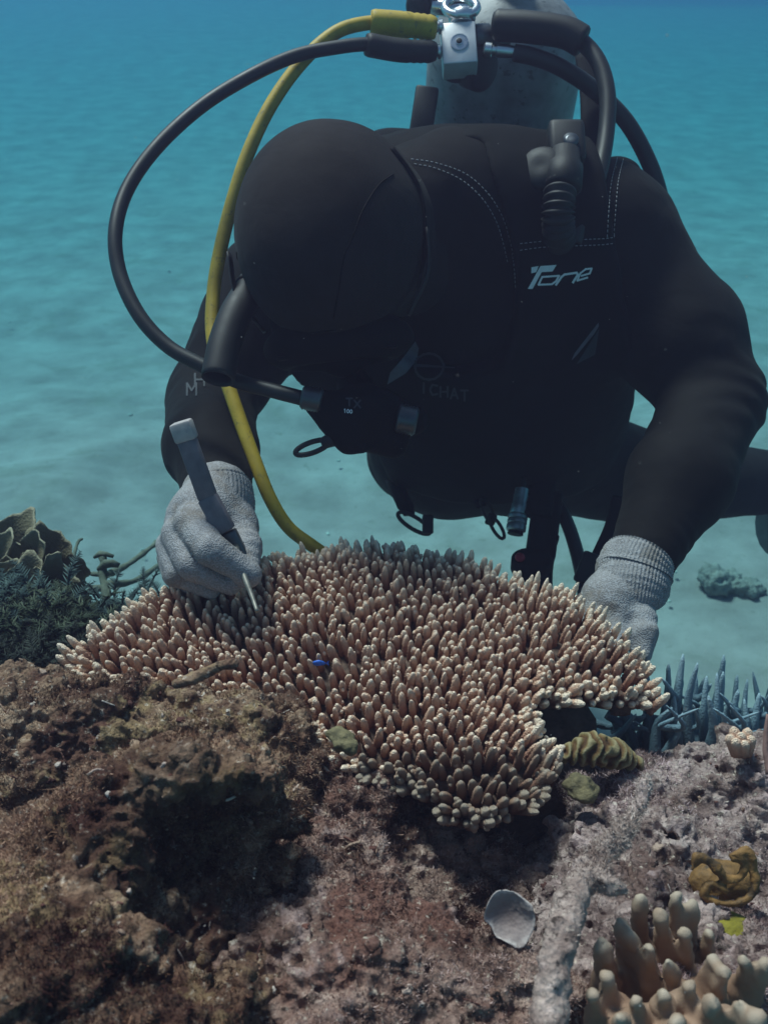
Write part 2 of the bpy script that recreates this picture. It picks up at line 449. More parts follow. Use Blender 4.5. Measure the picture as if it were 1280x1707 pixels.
def turf_on(o, V, Q, n, mat, seed, rocklen=(.0009, .0028)):
    N = vnormals(V, Q)
    c = V[Q].mean(1); nn = N[Q].mean(1)
    ar = np.linalg.norm(np.cross(V[Q[:, 2]]-V[Q[:, 0]], V[Q[:, 3]]-V[Q[:, 1]]), axis=1)
    dv = c-CAM; dist = np.linalg.norm(dv, axis=1)
    facing = -(dv*nn).sum(1)/dist
    mask = np.clip(fbm(c+seed, 13, 3)*1.3+.55, .04, 1)
    # in frame, roughly
    z = (c-CAM)@FWD; px = 640+FPX*(c[:, 0])/z; py = 853.5-FPX*((c-CAM)@UPV)/z
    vis = (px > -60) & (px < 1340) & (py < 1770) & (facing > -.45)
    w = ar*mask*vis/np.maximum(dist, .3)**1.2
    w /= w.sum()
    f = rng.choice(len(Q), n, p=w)
    u = rng.random((n, 2)); 
    q = Q[f]; p = ((V[q[:, 0]]*(1-u[:, :1])+V[q[:, 1]]*u[:, :1])*(1-u[:, 1:])+(V[q[:, 3]]*(1-u[:, :1])+V[q[:, 2]]*u[:, :1])*u[:, 1:])
    g = nn[f] + .25*np.array([0, 0, 1]) + rng.normal(0, .55, (n, 3)); g /= np.linalg.norm(g, axis=1)[:, None]
    L = rng.uniform(*rocklen, n)*(.5+mask[f])*np.where(rng.random(n) < .02, 2.2, 1)
    s = np.cross(g, rng.normal(0, 1, (n, 3))); s /= np.linalg.norm(s, axis=1)[:, None]
    wd = rng.uniform(.00016, .00036, n)[:, None]
    bend = rng.normal(0, .35, (n, 3))
    b = p - g*.001; mid = p+g*(L*.55)[:, None]; tip = p+(g+bend)*L[:, None]
    VV = np.stack([b-s*wd, b+s*wd, mid+s*wd*.8, mid-s*wd*.8, tip], 1).reshape(-1, 3)
    k = np.arange(n)*5
    FF = [np.stack([k, k+1, k+2, k+3], 1), np.stack([k+3, k+2, k+4], 1)]
    tone = fbm(p+seed*2, 22, 3)*.4+.5+rng.normal(0, .16, n)
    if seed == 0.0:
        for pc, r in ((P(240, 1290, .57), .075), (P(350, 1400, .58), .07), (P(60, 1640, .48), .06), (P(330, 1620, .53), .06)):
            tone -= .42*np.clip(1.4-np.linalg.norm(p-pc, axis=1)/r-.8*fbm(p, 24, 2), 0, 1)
    col = np.repeat(np.clip(tone, 0, 1), 5)
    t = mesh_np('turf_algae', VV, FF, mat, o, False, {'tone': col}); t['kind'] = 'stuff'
def bits_on(o, V, Q, n, seed):
    "small broken bits, worm tubes and crust knobs lying on the rock"
    N = vnormals(V, Q); c = V[Q].mean(1); nn = N[Q].mean(1)
    ar = np.linalg.norm(np.cross(V[Q[:, 2]]-V[Q[:, 0]], V[Q[:, 3]]-V[Q[:, 1]]), axis=1)
    dv = c-CAM; fac = -(dv*nn).sum(1)/np.linalg.norm(dv, axis=1)
    w = ar*(fac > -.1)*np.clip(fbm(c+seed, 19, 2)+.3, 0, 1)*(np.abs(c[:, 0]) < .5); w /= w.sum()
    parts, tones = [], []
    bm = bmesh.new(); bmesh.ops.create_icosphere(bm, subdivisions=2, radius=1)
    v0 = np.array([q.co for q in bm.verts]); f0 = np.array([[x.index for x in q.verts] for q in bm.faces]); bm.free()
    for f in rng.choice(len(Q), n, p=w):
        s = rng.uniform(.0007, .0020)*(1+.9*rng.random()**4); B = basis(nn[f]+rng.normal(0, .3, 3), rng.normal(0, 1, 3))
        if rng.random() < .18:
            d = B[0]*s*3+B[1]*rng.normal(0, s); v, ff = sweep(catmull([c[f]-d, c[f]+nn[f]*s*.8, c[f]+d+nn[f]*rng.normal(0, s)], 3), s*.35, 6)
        else:
            v = (v0*rng.uniform(.35, 1.5, 3))@B*s; v = v*(1+.9*vn(v/s*1.5+f)[:, None])+c[f]+nn[f]*s*.1; ff = [f0]
        parts.append((v, ff)); tones.append(np.full(len(v), rng.random()**1.3))
    v, f = merge(parts); b = mesh_np('crust_bits', v, f, BITS, o, True, {'tone': np.concatenate(tones)}); b['kind'] = 'stuff'
def m_turf(name, stops):
    t = NT(name); a = t.n('Attribute', attribute_name='tone').outputs['Fac']
    return t.fin(t.ramp(a, stops), .85, spec=.15)
MT = dict(left=m_turf('turf_left', [(.15, (0.052, 0.018, 0.015)), (.4, (0.136, 0.061, 0.037)), (.6, (0.282, 0.153, 0.094)), (.85, (0.471, 0.291, 0.206))]),
          mid=m_turf('turf_mid', [(.15, (0.072, 0.030, 0.025)), (.4, (0.180, 0.090, 0.068)), (.6, (0.348, 0.209, 0.169)), (.85, (0.576, 0.398, 0.362))]),
          right=m_turf('turf_right', [(.15, (0.111, 0.058, 0.053)), (.4, (0.276, 0.164, 0.147)), (.6, (0.498, 0.340, 0.332)), (.85, (0.747, 0.540, 0.559))]))

DZ = [0.0]
def E(px, py, d, rx, ry, rz, k=.06): return ell(P(px, py, d)+np.array([0, 0, DZ[0]]), (rx, ry, rz)), k
DZ[0] = -.055
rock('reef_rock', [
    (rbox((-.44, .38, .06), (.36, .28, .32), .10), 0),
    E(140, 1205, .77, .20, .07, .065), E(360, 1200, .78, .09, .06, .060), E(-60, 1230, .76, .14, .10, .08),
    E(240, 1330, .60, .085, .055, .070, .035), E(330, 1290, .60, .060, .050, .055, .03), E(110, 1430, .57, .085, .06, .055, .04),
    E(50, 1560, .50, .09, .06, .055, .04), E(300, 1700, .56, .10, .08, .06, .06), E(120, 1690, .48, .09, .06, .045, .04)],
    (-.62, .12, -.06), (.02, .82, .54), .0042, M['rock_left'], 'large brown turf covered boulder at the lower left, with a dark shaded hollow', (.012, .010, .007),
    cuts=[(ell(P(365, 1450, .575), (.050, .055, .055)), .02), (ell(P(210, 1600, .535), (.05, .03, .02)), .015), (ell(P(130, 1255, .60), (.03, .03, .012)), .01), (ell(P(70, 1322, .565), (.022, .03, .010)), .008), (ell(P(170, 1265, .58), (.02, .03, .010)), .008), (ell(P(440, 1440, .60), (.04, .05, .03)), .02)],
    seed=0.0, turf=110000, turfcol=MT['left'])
DZ[0] = -.065
rock('reef_rock', [
    (rbox((.03, .34, .01), (.34, .26, .30), .10), 0),
    E(530, 1240, .80, .075, .06, .055), E(590, 1330, .745, .06, .06, .05), E(640, 1400, .70, .06, .05, .05), E(480, 1480, .66, .08, .08, .07),
    E(640, 1560, .63, .11, .08, .07), E(720, 1700, .56, .12, .08, .06), E(470, 1690, .56, .10, .08, .06), E(880, 1600, .66, .08, .08, .06), E(850, 1480, .74, .06, .06, .05), E(910, 1380, .86, .10, .09, .05), E(740, 1420, .80, .08, .08, .05)],
    (-.28, .12, -.06), (.32, .72, .46), .0042, M['rock_mid'], 'pinkish brown fuzzy rock slope in the middle, below the front lobe of the table coral', (.012, .010, .007),
    cuts=[(ell(P(800, 1415, .73), (.075, .12, .050)), .03)],
    seed=3.7, turf=110000, turfcol=MT['mid'])
DZ[0] = -.07
rock('reef_rock', [
    (rbox((.40, .40, .02), (.30, .28, .28), .10), 0),
    E(1060, 1310, .80, .075, .06, .05), E(985, 1330, .86, .07, .06, .05), E(1040, 1300, .90, .10, .05, .05), E(1180, 1290, .80, .08, .06, .055), E(1290, 1280, .80, .10, .06, .06), E(1000, 1420, .745, .05, .06, .05, .04),
    E(1170, 1430, .71, .09, .06, .05), E(1280, 1560, .62, .10, .07, .05), E(1000, 1570, .66, .05, .05, .04), E(1150, 1690, .59, .14, .08, .05)],
    (.06, .12, -.06), (.64, .76, .46), .0042, M['rock_right'], 'pale pink encrusted rock at the right, below the blue staghorn coral', (.015, .014, .011),
    cuts=[(ell(P(1220, 1375, .70), (.05, .03, .014)), .012), (ell(P(930, 1345, .74), (.03, .04, .016)), .012)],
    seed=8.1, turf=80000, turfcol=MT['right'])

# ------------------------------------------------------------------ table coral
TP0 = P(790, 1370, .72); TPB = P(700, 890, 1.0)
tn = np.cross(np.array([1.0, 0, 0]), TPB-TP0); tn /= np.linalg.norm(tn)     # plane of the finger tips
TX = np.array([1.0, 0, 0]); TY = np.cross(tn, TX)
out_px = [(76, 1085), (105, 1045), (150, 1015), (205, 985), (232, 962), (270, 945), (330, 935), (400, 930), (440, 912), (490, 900), (550, 892), (620, 886), (700, 884), (770, 893), (830, 912),
          (880, 938), (950, 958), (1010, 998), (1060, 1045), (1100, 1085), (1128, 1140), (1105, 1163), (1050, 1165), (990, 1160), (935, 1172), (925, 1200), (950, 1240), (972, 1268), (940, 1318), (905, 1345),
          (850, 1366), (790, 1378), (720, 1355), (690, 1325), (640, 1300), (590, 1290), (520, 1240), (470, 1200), (420, 1185), (300, 1170), (200, 1150), (120, 1125), (80, 1105)]
def tuv(px, py):
    w = on_plane(px, py, TP0, tn)-TP0; return np.array([w@TX, w@TY])
POLY = np.array([tuv(*p) for p in out_px])
def poly_sd(q, poly):
    "signed distance to polygon (negative inside); q (...,2)"
    d = np.full(q.shape[:-1], 1e9); ins = np.zeros(q.shape[:-1], bool); g = np.zeros(q.shape)
    n = len(poly)
    for i in range(n):
        a, b = poly[i], poly[(i+1) % n]; ab = b-a
        t = np.clip(((q-a)@ab)/max(ab@ab, 1e-12), 0, 1)
        c = a+t[..., None]*ab; e = np.linalg.norm(q-c, axis=-1); m = e < d
        d = np.where(m, e, d); g = np.where(m[..., None], q-c, g)
        cr = ((a[1] > q[..., 1]) != (b[1] > q[..., 1]))
        xi = a[0]+(q[..., 1]-a[1])/((b[1]-a[1]) if abs(b[1]-a[1]) > 1e-12 else 1e-12)*ab[0]
        ins ^= cr & (q[..., 0] < xi)
    return np.where(ins, -d, d), np.where(ins[..., None], -g, g)
FH = .027                                                # finger height
coral = thing(empty('table_coral'), 'wide flat pinkish brown coral of crowded blunt fingers, under the diver\'s gloves', 'coral')
def base_h(uv):
    "height of the plate below the tip plane: sags towards its rim"
    s, g = poly_sd(uv, POLY); fr = np.clip(-g[..., 1]/np.maximum(np.linalg.norm(g, axis=-1), 1e-9)+.2, 0, 1)
    return -FH - (.006+.006*fr)*np.exp(s/.03) + .006*vn(np.concatenate([uv*14, uv[..., :1]*0], -1))
def plate():
    lo = POLY.min(0)-.01; hi = POLY.max(0)+.01; h = .006
    us = np.arange(lo[0], hi[0], h); vs = np.arange(lo[1], hi[1], h)
    U, Vv = np.meshgrid(us, vs, indexing='ij'); uv = np.stack([U, Vv], -1)
    s, _ = poly_sd(uv, POLY); keep = s < -.024
    z = base_h(uv) + .003*fbm(np.concatenate([uv, uv[..., :1]*0], -1), 60, 2)
    nx, ny = U.shape; top = TP0+U[..., None]*TX+Vv[..., None]*TY+z[..., None]*tn
    th = .012+.02*np.clip(-s-.012, 0, .1)/.1
    bot = top - tn*th[..., None]
    c = keep[:-1, :-1] & keep[1:, :-1] & keep[1:, 1:] & keep[:-1, 1:]
    I = np.argwhere(c); a = I[:, 0]*ny+I[:, 1]; b = a+ny; N = nx*ny
    Q = np.concatenate([np.stack([a, b, b+1, a+1], 1), np.stack([a+1, b+1, b, a], 1)+N])
    side = []
    for di, dj, e in ((-1, 0, (0, 1)), (1, 0, (2, 3)), (0, -1, (3, 0)), (0, 1, (1, 2))):
        pass
    pc = np.pad(c, 1)
    for (i, j), A in zip(I, a):
        i1, j1 = i+1, j+1
        if not pc[i1-1, j1]: side.append((A, A+1, A+1+N, A+N))
        if not pc[i1+1, j1]: side.append((A+ny+1, A+ny, A+ny+N, A+ny+1+N))
        if not pc[i1, j1-1]: side.append((A+ny, A, A+N, A+ny+N))
        if not pc[i1, j1+1]: side.append((A+1, A+ny+1, A+ny+1+N, A+1+N))
    Q = np.concatenate([Q, np.array(side)]); V = np.concatenate([top.reshape(-1, 3), bot.reshape(-1, 3)])
    us_, inv = np.unique(Q, return_inverse=True)
    mesh_np('plate', V[us_], inv.reshape(Q.shape), M['plate'], coral)
    # stalk under the plate
    V, F = sweep(catmull([TP0+.12*TX*0+.16*TY-.075*tn, TP0+.17*TY-.14*tn, TP0+.18*TY-.30*tn], 6), np.linspace(.13, .07, 13), 20)
    mesh_np('stalk', V+.006*fbm(V, 30, 2)[:, None], F, M['plate'], coral)
plate()
def finger(seed, side):
    "one branch, unit height along z; returns V,F,tip attribute"
    r = random.Random(seed)
    bx, by = r.uniform(-.10, .10), r.uniform(-.10, .10)
    n, m = 17, 12
    t = np.linspace(0, 1, n); t = 1-(1-t)**1.25
    path = np.stack([bx*t*t, by*t*t, t], 1)
    prof = .158*(1.05-.22*t)*np.sqrt(np.clip(1-((t-.66)/.345).clip(0, 1)**2.0, .0, 1))
    prof[-1] = .012
    rad = prof[:, None]*(1+.11*np.where((np.arange(n)[:, None]+np.arange(m)[None, :]) % 2, 1, -1)*(t[:, None] < .9)+.07*rngf.normal(0, 1, (n, m))*(t[:, None] < .95))
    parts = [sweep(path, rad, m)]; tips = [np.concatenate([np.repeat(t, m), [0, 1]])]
    for _ in range(side):
        z0 = r.uniform(.35, .72); a = r.uniform(0, 6.28); L = r.uniform(.18, .32)
        p0 = np.array([bx*z0*z0, by*z0*z0, z0]); d = np.array([math.cos(a), math.sin(a), r.uniform(.5, 1.2)]); d /= np.linalg.norm(d)
        tt = np.linspace(0, 1, 8); pr = .095*(1.1-.3*tt)*np.sqrt(np.clip(1-((tt-.7)/.305).clip(0, 1)**2.4, 0, 1)); pr[-1] = .01
        parts.append(sweep(p0+d*(.06+L*tt)[:, None], pr, 8)); tips.append(np.concatenate([np.repeat(.55+.45*tt, 8), [.5, 1]]))
    V, F = merge(parts); return V, F, np.concatenate(tips)
rngf = np.random.default_rng(3)
VAR = [finger(i, s) for i, s in enumerate((0, 0, 0, 0, 1, 0, 1, 2, 0, 3, 0, 0))]
def grow_coral():
    pts = []; lo = POLY.min(0); hi = POLY.max(0)
    cand = rng.uniform(lo, hi, (60000, 2)); s, g = poly_sd(cand, POLY)
    cell = {}
    for q, sd in zip(cand, s):
        if sd > -.006: continue
        md = .0077+.0012*math.sin(q[0]*23+1)*math.cos(q[1]*19)
        if sd > -.03: md *= .92
        ci = (int(q[0]//.02), int(q[1]//.02)); ok = True
        for a in (-1, 0, 1):
            for b in (-1, 0, 1):
                for w in cell.get((ci[0]+a, ci[1]+b), ()):
                    if (w[0]-q[0])**2+(w[1]-q[1])**2 < md*md: ok = False; break
        if ok: cell.setdefault(ci, []).append(q); pts.append(q)
    pts = np.array(pts); s, g = poly_sd(pts, POLY)
    gl = g/np.maximum(np.linalg.norm(g, axis=1), 1e-9)[:, None]
    hb = base_h(pts); n = len(pts)
    T = []
    for i in range(n):
        e = math.exp(s[i]/.022)
        lean = (1.2 if gl[i][1] < -.2 else 1.35)*e                                     # outward lean near the rim
        if gl[i][1] > .4: lean *= .45
        big = np.array([.10*pts[i][0]/.25, -.06+.06*pts[i][1]/.3])
        d = tn + TX*(gl[i][0]*lean+big[0]+random.gauss(0, .09)) + TY*(gl[i][1]*lean+big[1]+random.gauss(0, .09))
        d /= np.linalg.norm(d)
        L = random.uniform(.0235, .0325)*(1+.1*math.sin(pts[i][0]*40)*math.sin(pts[i][1]*37))
        if e > .35: L *= random.uniform(.85, 1.2)
        w = random.uniform(.82, 1.2)*(1+.12*min(1, e*1.5)*(gl[i][1] < -.1))
        base = TP0+pts[i][0]*TX+pts[i][1]*TY+(hb[i]-.004)*tn
        if e > .3: base = base - (gl[i][0]*TX+gl[i][1]*TY)*(.034 if gl[i][1] < -.3 else .014)*e
        B = basis(d); a = random.uniform(0, 6.28); c, sn = math.cos(a), math.sin(a)
        X = c*B[0]+sn*B[1]; Y = -sn*B[0]+c*B[1]
        k = w*.0228
        T.append((np.stack([X*k, Y*k, d*L], 1), base, L))
    depth = [(t[1]+t[0][:, 2]-CAM)@FWD for t in T]
    order = np.argsort(depth)
    me = []
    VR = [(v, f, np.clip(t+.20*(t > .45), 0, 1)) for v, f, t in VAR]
    for v, f, t in VAR+VR:
        o = mesh_np('branch', v, f, M['coral'], None, True, {'tip': t}); me.append(o.data); bpy.data.objects.remove(o)
    parts, tips = [], []
    for r, i in enumerate(order):
        R, b, L = T[i]
        edge = s[i] > -.026
        vi = random.choice((6, 7, 9, 4, 8)) if edge and random.random() < .6 else random.randrange(len(VAR))
        if edge: vi += len(VAR)
        if r < 100:
            o = bpy.data.objects.new('branch', me[vi]); COL.objects.link(o); o.parent = coral
            Mx = np.eye(4); Mx[:3, :3] = R; Mx[:3, 3] = b; o.matrix_world = Matrix(Mx.tolist())
        else:
            v, f, t = (VAR+VR)[vi]; parts.append((v@R.T+b, f)); tips.append(t)
    V, F = merge(parts)
    o = mesh_np('branch_thicket', V, F, M['coral'], coral, True, {'tip': np.concatenate(tips)}); o['kind'] = 'stuff'
    print('fingers', n)
grow_coral()

# a little blue fish half hidden between the fingers
fp = on_plane(533, 1106, TP0-.008*tn, tn)
V, F = sweep(fp+np.array([[-.0075, 0, 0], [-.005, 0, .0003], [-.001, 0, .0006], [.003, 0, .0003], [.0055, 0, 0]]), [.0006, .0024, .0034, .0024, .0008], 10, flat=(1, .5))
tv = fp+np.array([[.0053, 0, 0], [.0088, 0, .003], [.0078, 0, 0], [.0088, 0, -.003], [.0053, .0008, 0], [.0088, .0008, .003], [.0078, .0008, 0], [.0088, .0008, -.003]])
tf = np.array([[0, 1, 2, 3], [7, 6, 5, 4]])
V, F = merge([(V, F), (tv, tf)])
thing(mesh_np('tiny_fish', V, F, M['blue']), 'tiny bright blue fish hiding among the coral fingers', 'fish')

# ------------------------------------------------------------------ other reef life
def field_thing(name, prims, h, mat, smooth=2, disp=None, attr=None):
    lo = np.min([p[0][1] for p in prims], 0)-.02; hi = np.max([p[0][2] for p in prims], 0)+.02
    F = Field(lo, hi, h)
    for p, k in prims: F.add(p, k)
    V, Q = F.mesh(smooth)
    if disp: V = V + vnormals(V, Q)*disp(V)[:, None]
    return mesh_np(name, V, Q, mat, None, True, attr(V) if attr else None)

# lobed leathery coral, lower right
tips = [(1068, 1488, .60), (1126, 1486, .60), (1152, 1500, .61), (1032, 1530, .585), (1004, 1565, .57), (1100, 1520, .585), (1140, 1548, .58), (1112, 1596, .555), (1010, 1622, .535), (1080, 1575, .57),
        (1050, 1548, .58), (1150, 1640, .535), (1186, 1592, .56), (1206, 1612, .55), (1240, 1592, .56), (1275, 1600, .56), (1190, 1662, .51), (1232, 1668, .51), (1262, 1690, .50), (986, 1652, .525), (1060, 1660, .52), (1106, 1650, .53), (1130, 1700, .50), (1030, 1690, .505), (1180, 1545, .60)]
pr = []; tipw = []
extra = [(x+dx+random.uniform(-4, 4), y+random.uniform(4, 16), d+random.uniform(-.006, .008)) for x, y, d in tips for dx in (-17, 17)]
for i, (x, y, d) in enumerate(tips):
    t = P(x, y+8, d); bx, by = 1120+(x-1120)*.62, 1660+(y-1660)*.30
    b = P(bx+random.uniform(-14, 14), by+75, d+.055)
    m_ = b*.45+t*.55+np.array([random.uniform(-.004, .004), 0, -.003]); tipw.append(t)
    r = random.uniform(.0046, .0060)
    pr += [(cap(m_, t, r*1.5, r*.80), .006), (cap(b, m_, .0125, r*1.45), .009)]
pr.append((ell(P(1130, 1740, .60), (.075, .06, .02)), .02))
tipw = np.array(tipw)
def tipattr(V):
    d = np.min(np.linalg.norm(V[:, None, :]-tipw[None], axis=2), 1); return {'tip': np.clip(1-d/.030, 0, 1)}
o = field_thing('leather_coral', pr, .0026, m_attr('leather_tissue', 'tip', [(0, (.25, .145, .095)), (.50, (.30, .19, .13)), (.80, (.32, .225, .16)), (1, (.45, .37, .29))], .7, 1400, .3, .0006, (60, .25), .3), 3,
                lambda V: .0024*fbm(V, 75, 3)+.0007*vn(V*260), tipattr)
thing(o, 'tan lobed leathery coral with pale blunt tips, lower right corner', 'coral')

# white cup sponge
def disc_thing(name, c, nrm, xax, rx, ry, cup, thick, mat, wav=(0, 0), n=14, m=48, fold=None):
    B = basis(nrm, xax); parts = []
    def surf(off):
        rr = np.linspace(0, 1, n)[:, None]; th = (np.arange(m)*2*math.pi/m)[None, :]
        if fold: k = fold(rr, th)
        else: k = 1+0*rr*th
        x = rr*rx*np.cos(th)*k; y = rr*ry*np.sin(th)*k
        z = cup*rr**2 + wav[0]*rr**2*np.sin(wav[1]*th+1) + 0*x - off
        return (np.asarray(c)+x[..., None]*B[0]+y[..., None]*B[1]+z[..., None]*B[2]).reshape(-1, 3)
    A = surf(0); D = surf(thick); N = n*m
    i = np.repeat(np.arange(n-1), m); j = np.tile(np.arange(m), n-1); j2 = (j+1) % m
    Q = np.stack([i*m+j, (i+1)*m+j, (i+1)*m+j2, i*m+j2], 1)
    e = (n-1)*m+np.arange(m); e2 = (n-1)*m+(np.arange(m)+1) % m
    V = np.concatenate([A, D]); V = V + .0006*fbm(V, 160, 2)[:, None]
    return V, [Q, Q[:, ::-1]+N, np.stack([e, e+N, e2+N, e2], 1)]
c = P(850, 1522, .62)
V, F = disc_thing('cup', c, np.array([-.12, -.75, .62]), [1, .2, .3], .0150, .0165, .007, .0018, None, (.0016, 3), 16, 56, fold=lambda r, t: 1+.24*np.exp(-((t-4.75)/.55)**2)+.05*np.cos(2*t+.6)+.025*np.sin(7*t))
n0 = len(V); tp = np.concatenate([np.repeat(np.linspace(0, 1, 16), 56), np.full(16*56, .5)])
V = V+.0011*fbm(V, 130, 3)[:, None]
V2, F2 = sweep(catmull([c+np.array([.002, .004, -.010]), c+np.array([.003, .02, -.028])], 4), [.006]*5, 10)
V, F = merge([(V, F), (V2, F2)]); tp = np.concatenate([tp, np.full(len(V)-n0, .3)])
thing(mesh_np('cup_sponge', V, F, m_attr('pale_sponge', 'tip', [(0, (.18, .13, .125)), (.5, (.26, .20, .19)), (.88, (.31, .25, .24)), (.96, (.46, .39, .37)), (1, (.52, .45, .43))], .9, 420, .3, .0012, (150, .35), .1), None, True, {'tip': tp}), 'small pale grey ear shaped cup sponge standing on the rock', 'sponge')

# ruffled orange brown coral
pts = catmull([P(1205+dx, 1465+dy, .648) for dx, dy in ((-52, -18), (-40, -38), (-15, -22), (5, 2), (28, -2), (34, -30), (15, -38), (40, -44), (52, -10), (48, 25), (10, 42), (-30, 30), (-20, 8), (6, 22))], 5)
pr = [(ell(P(1205, 1470, .678), (.024, .014, .016)), 0)]
for i in range(len(pts)-1): pr.append((cap(pts[i], pts[i+1], .0024, .0024), .0022))
o = field_thing('ruffled_coral', pr, .0016, m_plain('orange_tissue', (.19, .095, .028), .7, 0, .5, 90, (300, .6, .002), .4, (60, (.08, .045, .02))), 1, lambda V: .0014*fbm(V, 110, 3)+.0006*fbm(V, 300, 2))
thing(o, 'orange brown ruffled coral in a hollow of the pale rock, right edge', 'coral')

# yellow encrusting sponge
o = field_thing('encrusting_sponge', [(ell(P(1212, 1560, .645), (.021, .017, .012)), .0), (ell(P(1185, 1545, .65), (.018, .010, .006)), .008), (ell(P(1222, 1600, .635), (.012, .012, .010)), .008)], .002,
                m_plain('yellow_sponge', (.20,.165,.018), .75, 0, .3, 110, (300, .5, .002), .3, (190, (.14, .12, .02))), 2, lambda V: .0016*fbm(V, 110, 3))
thing(o, 'lemon yellow encrusting sponge behind the leathery coral', 'sponge', 'small sponges')
o = field_thing('encrusting_sponge', [(ell(P(572, 1236, .735), (.009, .009, .006)), .0), (ell(P(560, 1222, .74), (.007, .007, .005)), .006), (ell(P(584, 1246, .73), (.006, .006, .005)), .006)], .0016,
                m_plain('green_sponge', (.15, .12, .06), .8, 0, .4, 200, (400, .6, .002)), 1, lambda V: .002*fbm(V, 200, 2))
thing(o, 'small pale green knobbly sponge left of the coral\'s front lobe', 'sponge', 'small sponges')
o = field_thing('encrusting_sponge', [(ell(P(972, 1318, .768), (.014, .012, .006)), .0), (ell(P(962, 1304, .772), (.008, .008, .006)), .008)], .002,
                m_plain('mustard_sponge', (.13, .10, .05), .85, 0, .45, 150, (260, .6, .003)), 1, lambda V: .003*fbm(V, 140, 3))
thing(o, 'mustard crust on the rock right beside the coral\'s front lobe', 'sponge', 'small sponges')

# ridged yellow coral under the table
c0, c1 = P(948, 1258, .80), P(1058, 1272, .82)
q0 = [c0, c0*.66+c1*.34+[0, .004, .006], c0*.3+c1*.7+[0, .004, .004], c1+[.004, .004, -.006]]; rr = [.0075, .0115, .0095, .0055]
RF = Field(np.min(q0, 0)-.03, np.max(q0, 0)+.03, .0016)
for i in range(3): RF.add(cap(q0[i], q0[i+1], rr[i], rr[i+1]), .01)
V, Q = RF.mesh(2); u_ = (V-c0)@((c1-c0)/np.linalg.norm(c1-c0))
w_ = np.sin(u_*620+4.5*vn(V*70)+2.5*vn(V*150)); w_ = np.sign(w_)*np.abs(w_)**.7
V = V+vnormals(V, Q)*(.0020*w_+.0008*vn(V*200))[:, None]
thing(mesh_np('ridged_coral', V, Q, m_attr('ridge_tissue', 'tip', [(0, (.07, .03, .012)), (.4, (.14, .075, .025)), (.75, (.19, .135, .06)), (1, (.28, .22, .12))], .8, 500, .4, .001, (180, .3)), None, True, {'tip': w_*.5+.5}), 'mustard yellow coral with maze like ridges, below the table coral\'s right lobe', 'coral')

# algae covered dead branch
def fuzzy_branch(name, paths, mat, h, disp, label, cat, up=0.0):
    pr = []
    for path, r0, r1 in paths:
        pp = catmull(np.array(path)+[0, 0, up], 5); rr = np.linspace(r0, r1, len(pp))
        for i in range(len(pp)-1): pr.append((cap(pp[i], pp[i+1], rr[i], rr[i+1]), .004))
    o = field_thing(name, pr, h, mat, 1, disp); thing(o, label, cat); return o
fb = fuzzy_branch('dead_branch', [([P(900, 1790, 0.507), P(925, 1620, 0.532), P(945, 1545, 0.567), P(975, 1480, 0.592), P(1010, 1435, 0.617), P(1042, 1400, 0.632)], .0090, .0058), ([P(980, 1475, 0.592), P(1005, 1495, 0.582), P(1030, 1515, 0.577)], .0065, .004), ([P(1030, 1410, 0.632), P(1060, 1370, 0.652), P(1075, 1330, 0.662)], .0045, .003)],
                  m_rock('branch_crust', [(.30, (.12, .08, .07)), (.44, (.32, .23, .20)), (.56, (.54, .41, .36)), (.72, (.76, .60, .54))], (.30, .20, .17), (.60, .45, .42)), .0026, lambda V: .003*fbm(V, 70, 3)+.002*fbm(V, 190, 2), 'pale turf covered dead branch on the rock right of the cup sponge', 'dead coral', .016)
def turf_obj(o, n, mat, seed, ln=(.001, .003)):
    me = o.data; V = np.empty(len(me.vertices)*3, np.float32); me.vertices.foreach_get('co', V); V = V.reshape(-1, 3).astype(float)
    L = np.empty(len(me.loops), np.int32); me.loops.foreach_get('vertex_index', L); turf_on(o, V, L.reshape(-1, 4), n, mat, seed, ln)
turf_obj(fb, 3500, m_turf('turf_pale', [(.15, (.20, .13, .11)), (.5, (.42, .32, .28)), (.85, (.70, .57, .50))]), 2.2)
o = fuzzy_branch('fallen_twig', [([P(295, 1140, .712), P(330, 1128, .715), P(365, 1112, .72), P(392, 1106, .725)], .0035, .0028)], M['rock_left'], .0016, lambda V: .0012*fbm(V, 150, 2), 'thin brown twig lying on top of the lower left boulder', 'twig')

